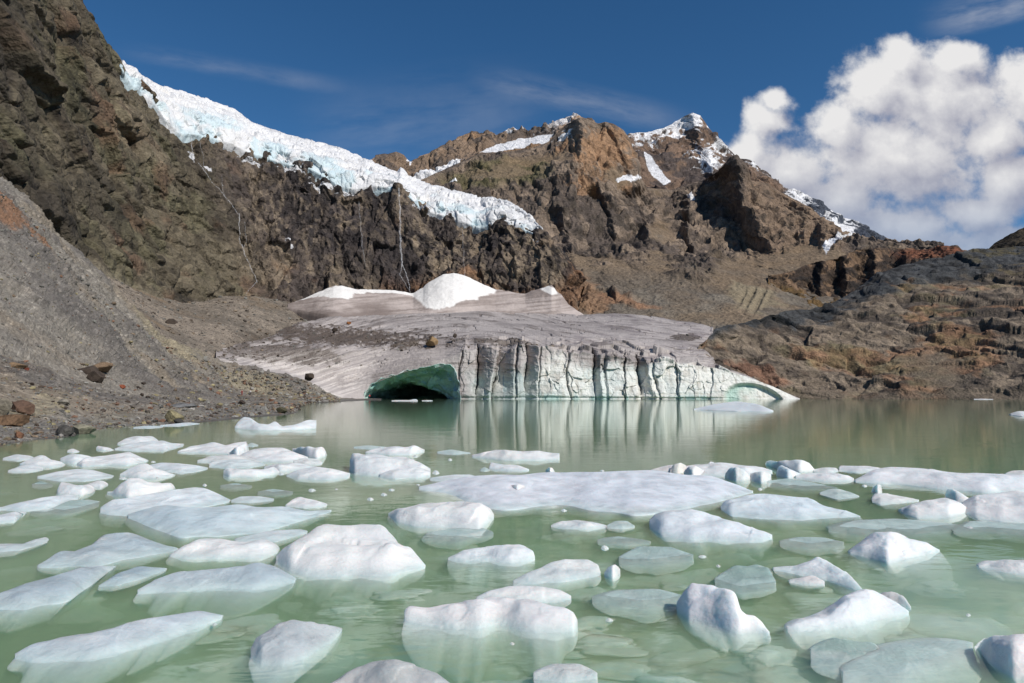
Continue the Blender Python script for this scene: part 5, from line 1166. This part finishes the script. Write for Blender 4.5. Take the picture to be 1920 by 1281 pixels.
boulder('dark stone on the debris band left of the perched tan boulder', 628, 622, 12, 8, DK, 28, at=P(628, 622, 325), group='boulders riding on the glacier')
boulder('small rust stone on the ice far left of the perched boulder', 654, 608, 9, 5, srgb(150, 100, 62), 29, at=P(654, 608, 352), group='boulders riding on the glacier')
boulder('dark stone on the brink above the first ice pillars', 853, 631, 8, 7, DK, 30, at=P(853, 632, 290), group='boulders riding on the glacier')
rr = np.random.RandomState(11)
iv, if_ = ico(1); vs, fs, cs, nvt = [], [], [], 0
H_ = NS.shape[0]
cand = []
for k_ in range(12500):
    u_ = rr.rand()
    if u_ < .42: i_ = int(rr.uniform(20, 118)); j_ = rr.randint(60, 815)
    else: i_ = int(rr.uniform(118, 420)); j_ = rr.randint(60, 800)
    b = NS[i_, j_]; d_ = b[1]
    if b[2] < -.08: continue
    px_ = min(rr.pareto(1.9) * 1.5 + 1.5, 10.0 if i_ < 118 else 8.0)
    s_ = px_ * d_ / F * .62
    q = iv * (1 + .35 * rr.randn(len(iv), 1) * .6) * np.array([s_, s_ * rr.uniform(.6, 1.1), s_ * rr.uniform(.35, .8)])
    R = np.array(Matrix.Rotation(rr.uniform(0, 6.3), 3, 'Z') @ Matrix.Rotation(rr.uniform(-.5, .5), 3, 'X'))
    vs.append(q @ R.T + b + np.array([0, 0, s_ * .15])); fs.append(if_ + nvt); nvt += len(iv)
    pal = [GY, GY * 1.2, GY * .6, srgb(128, 112, 94), YL, srgb(130, 100, 82), DK, srgb(150, 146, 140), srgb(116, 108, 98), srgb(116, 108, 98)]
    cs.append(np.tile(pal[rr.randint(10)] * rr.uniform(.7, 1.2), (len(iv), 1)))
def strew(name, grid, ok, n_, pxm, seed, mat=M_bould, kmax=7):
    r = np.random.RandomState(seed); vv, ff, c_, nn = [], [], [], 0
    I, J = np.where(ok); pick = r.randint(0, len(I), n_)
    for i_, j_ in zip(I[pick], J[pick]):
        b = grid[i_, j_]; s_ = min(r.pareto(2.0) * pxm + pxm, kmax) * b[1] / F * .6
        q = iv * (1 + .22 * r.randn(len(iv), 1)) * np.array([s_, s_ * r.uniform(.6, 1.1), s_ * r.uniform(.4, .8)])
        R = np.array(Matrix.Rotation(r.uniform(0, 6.3), 3, 'Z') @ Matrix.Rotation(r.uniform(-.5, .5), 3, 'X'))
        vv.append(q @ R.T + b + np.array([0, 0, s_ * .12])); ff.append(if_ + nn); nn += len(iv)
        c_.append(np.tile([GY, GY * .6, srgb(128, 114, 98), DK, srgb(118, 108, 98), srgb(96, 88, 80)][r.randint(6)] * r.uniform(.7, 1.25), (len(iv), 1)))
    return vv, ff, c_, nn
o = mesh_obj('gravel', np.concatenate(vs), np.concatenate(fs), M_bould, np.concatenate(cs), False); o['kind'] = 'stuff'
a_, b_, c_, _n = strew('scree_stones', FAN, np.broadcast_to(np.arange(FAN.shape[0])[:, None] > 60, FAN.shape[:2]), 3800, 1.1, 31)
o = mesh_obj('scree_stones', np.concatenate(a_), np.concatenate(b_), M_bould, np.concatenate(c_), False); o['kind'] = 'stuff'
a_, b_, c_, _n = strew('moraine_debris', ICE, deb > .3, 2600, .9, 32, kmax=5)
o = mesh_obj('moraine_debris', np.concatenate(a_), np.concatenate(b_), M_bould, np.concatenate(c_), False); o['kind'] = 'stuff'

# ------------------------------------------------------------------ people
M_skin = plain_mat('skin', (.45, .28, .2), .6, .05); M_hair = plain_mat('hair', (.05, .035, .025), .7, .2)
def skin_mesh(name, verts, edges, radii, mat, parent):
    me = bpy.data.meshes.new(name); me.from_pydata([Vector(v) for v in verts], edges, []); me.materials.append(mat)
    o = bpy.data.objects.new(name, me); COL.objects.link(o); o.parent = parent
    sk_ = o.modifiers.new('skin', 'SKIN'); 
    if not me.skin_vertices: me.attributes.new('skin', 'FLOAT', 'POINT')
    for i, r_ in enumerate(radii): me.skin_vertices[0].data[i].radius = (r_, r_)
    me.skin_vertices[0].data[0].use_root = True
    o.modifiers.new('smooth', 'SUBSURF').render_levels = 1
    return o
def person(label, pos, yaw, jacket, trousers, stride=.16, hands=None):
    r = empty('person', pos); r.rotation_euler = (0, 0, yaw)
    tag(r, label, 'person', 'people by the glacier')
    hip, st_ = .92, stride
    J = [(0, 0, hip), (0, 0, 1.18), (0, 0, 1.42), (0, 0, 1.53), (0, -.02, 1.63), (0, -.02, 1.74),
         (.19, 0, 1.40), (.25, .04, 1.14), (.24, -.10, .92), (-.19, 0, 1.40), (-.25, -.02, 1.14), (-.24, -.14, .94),
         (.10, 0, .88), (.11, -st_ * .7, .48), (.11, -st_, .09), (.11, -st_ - .15, .04), (-.10, 0, .88), (-.11, st_ * .3, .48), (-.11, st_, .11), (-.11, st_ - .14, .04)]
    E = [(0, 1), (1, 2), (2, 3), (3, 4), (4, 5), (2, 6), (6, 7), (7, 8), (2, 9), (9, 10), (10, 11), (0, 12), (12, 13), (13, 14), (14, 15), (0, 16), (16, 17), (17, 18), (18, 19)]
    Rd = [.13, .13, .14, .055, .095, .08, .065, .05, .035, .065, .05, .035, .085, .06, .045, .04, .085, .06, .045, .04]
    skin_mesh('body', J, E, Rd, M_skin, r)
    Jj = [J[i] for i in (0, 1, 2, 6, 7, 8, 9, 10, 11)]
    skin_mesh('jacket', Jj, [(0, 1), (1, 2), (2, 3), (3, 4), (4, 5), (2, 6), (6, 7), (7, 8)], [.16, .165, .17, .085, .07, .05, .085, .07, .05], jacket, r)
    Jt = [J[i] for i in (0, 12, 13, 14, 16, 17, 18)]
    skin_mesh('trousers', Jt, [(0, 1), (1, 2), (2, 3), (0, 4), (4, 5), (5, 6)], [.145, .10, .08, .06, .10, .08, .06], trousers, r)
    iv_, ifc = ico(2); q = iv_ * np.array([.10, .115, .10]); q = q[:]; q[:, 2] = np.maximum(q[:, 2], -.01)
    mesh_obj('hair', q + np.array([0, .01, 1.72]), ifc, M_hair, parent=r)
    return r
red, dred, blk, wht = plain_mat('red_cloth', (.55, .03, .03), .8), plain_mat('maroon_cloth', (.16, .02, .02), .8), plain_mat('black_cloth', (.02, .02, .025), .8), plain_mat('white_cloth', (.75, .75, .75), .8)
person('walker in dark red jacket and trousers on the moraine left of the cave', on_slope(453, 743), .5, dred, dred)
person('walker in black with a white jacket on the moraine left of the cave', on_slope(469, 742), -.6, wht, blk)
person('person in a red jacket standing inside the left edge of the cave mouth', P(693, 748.0, 263), .2, red, blk)
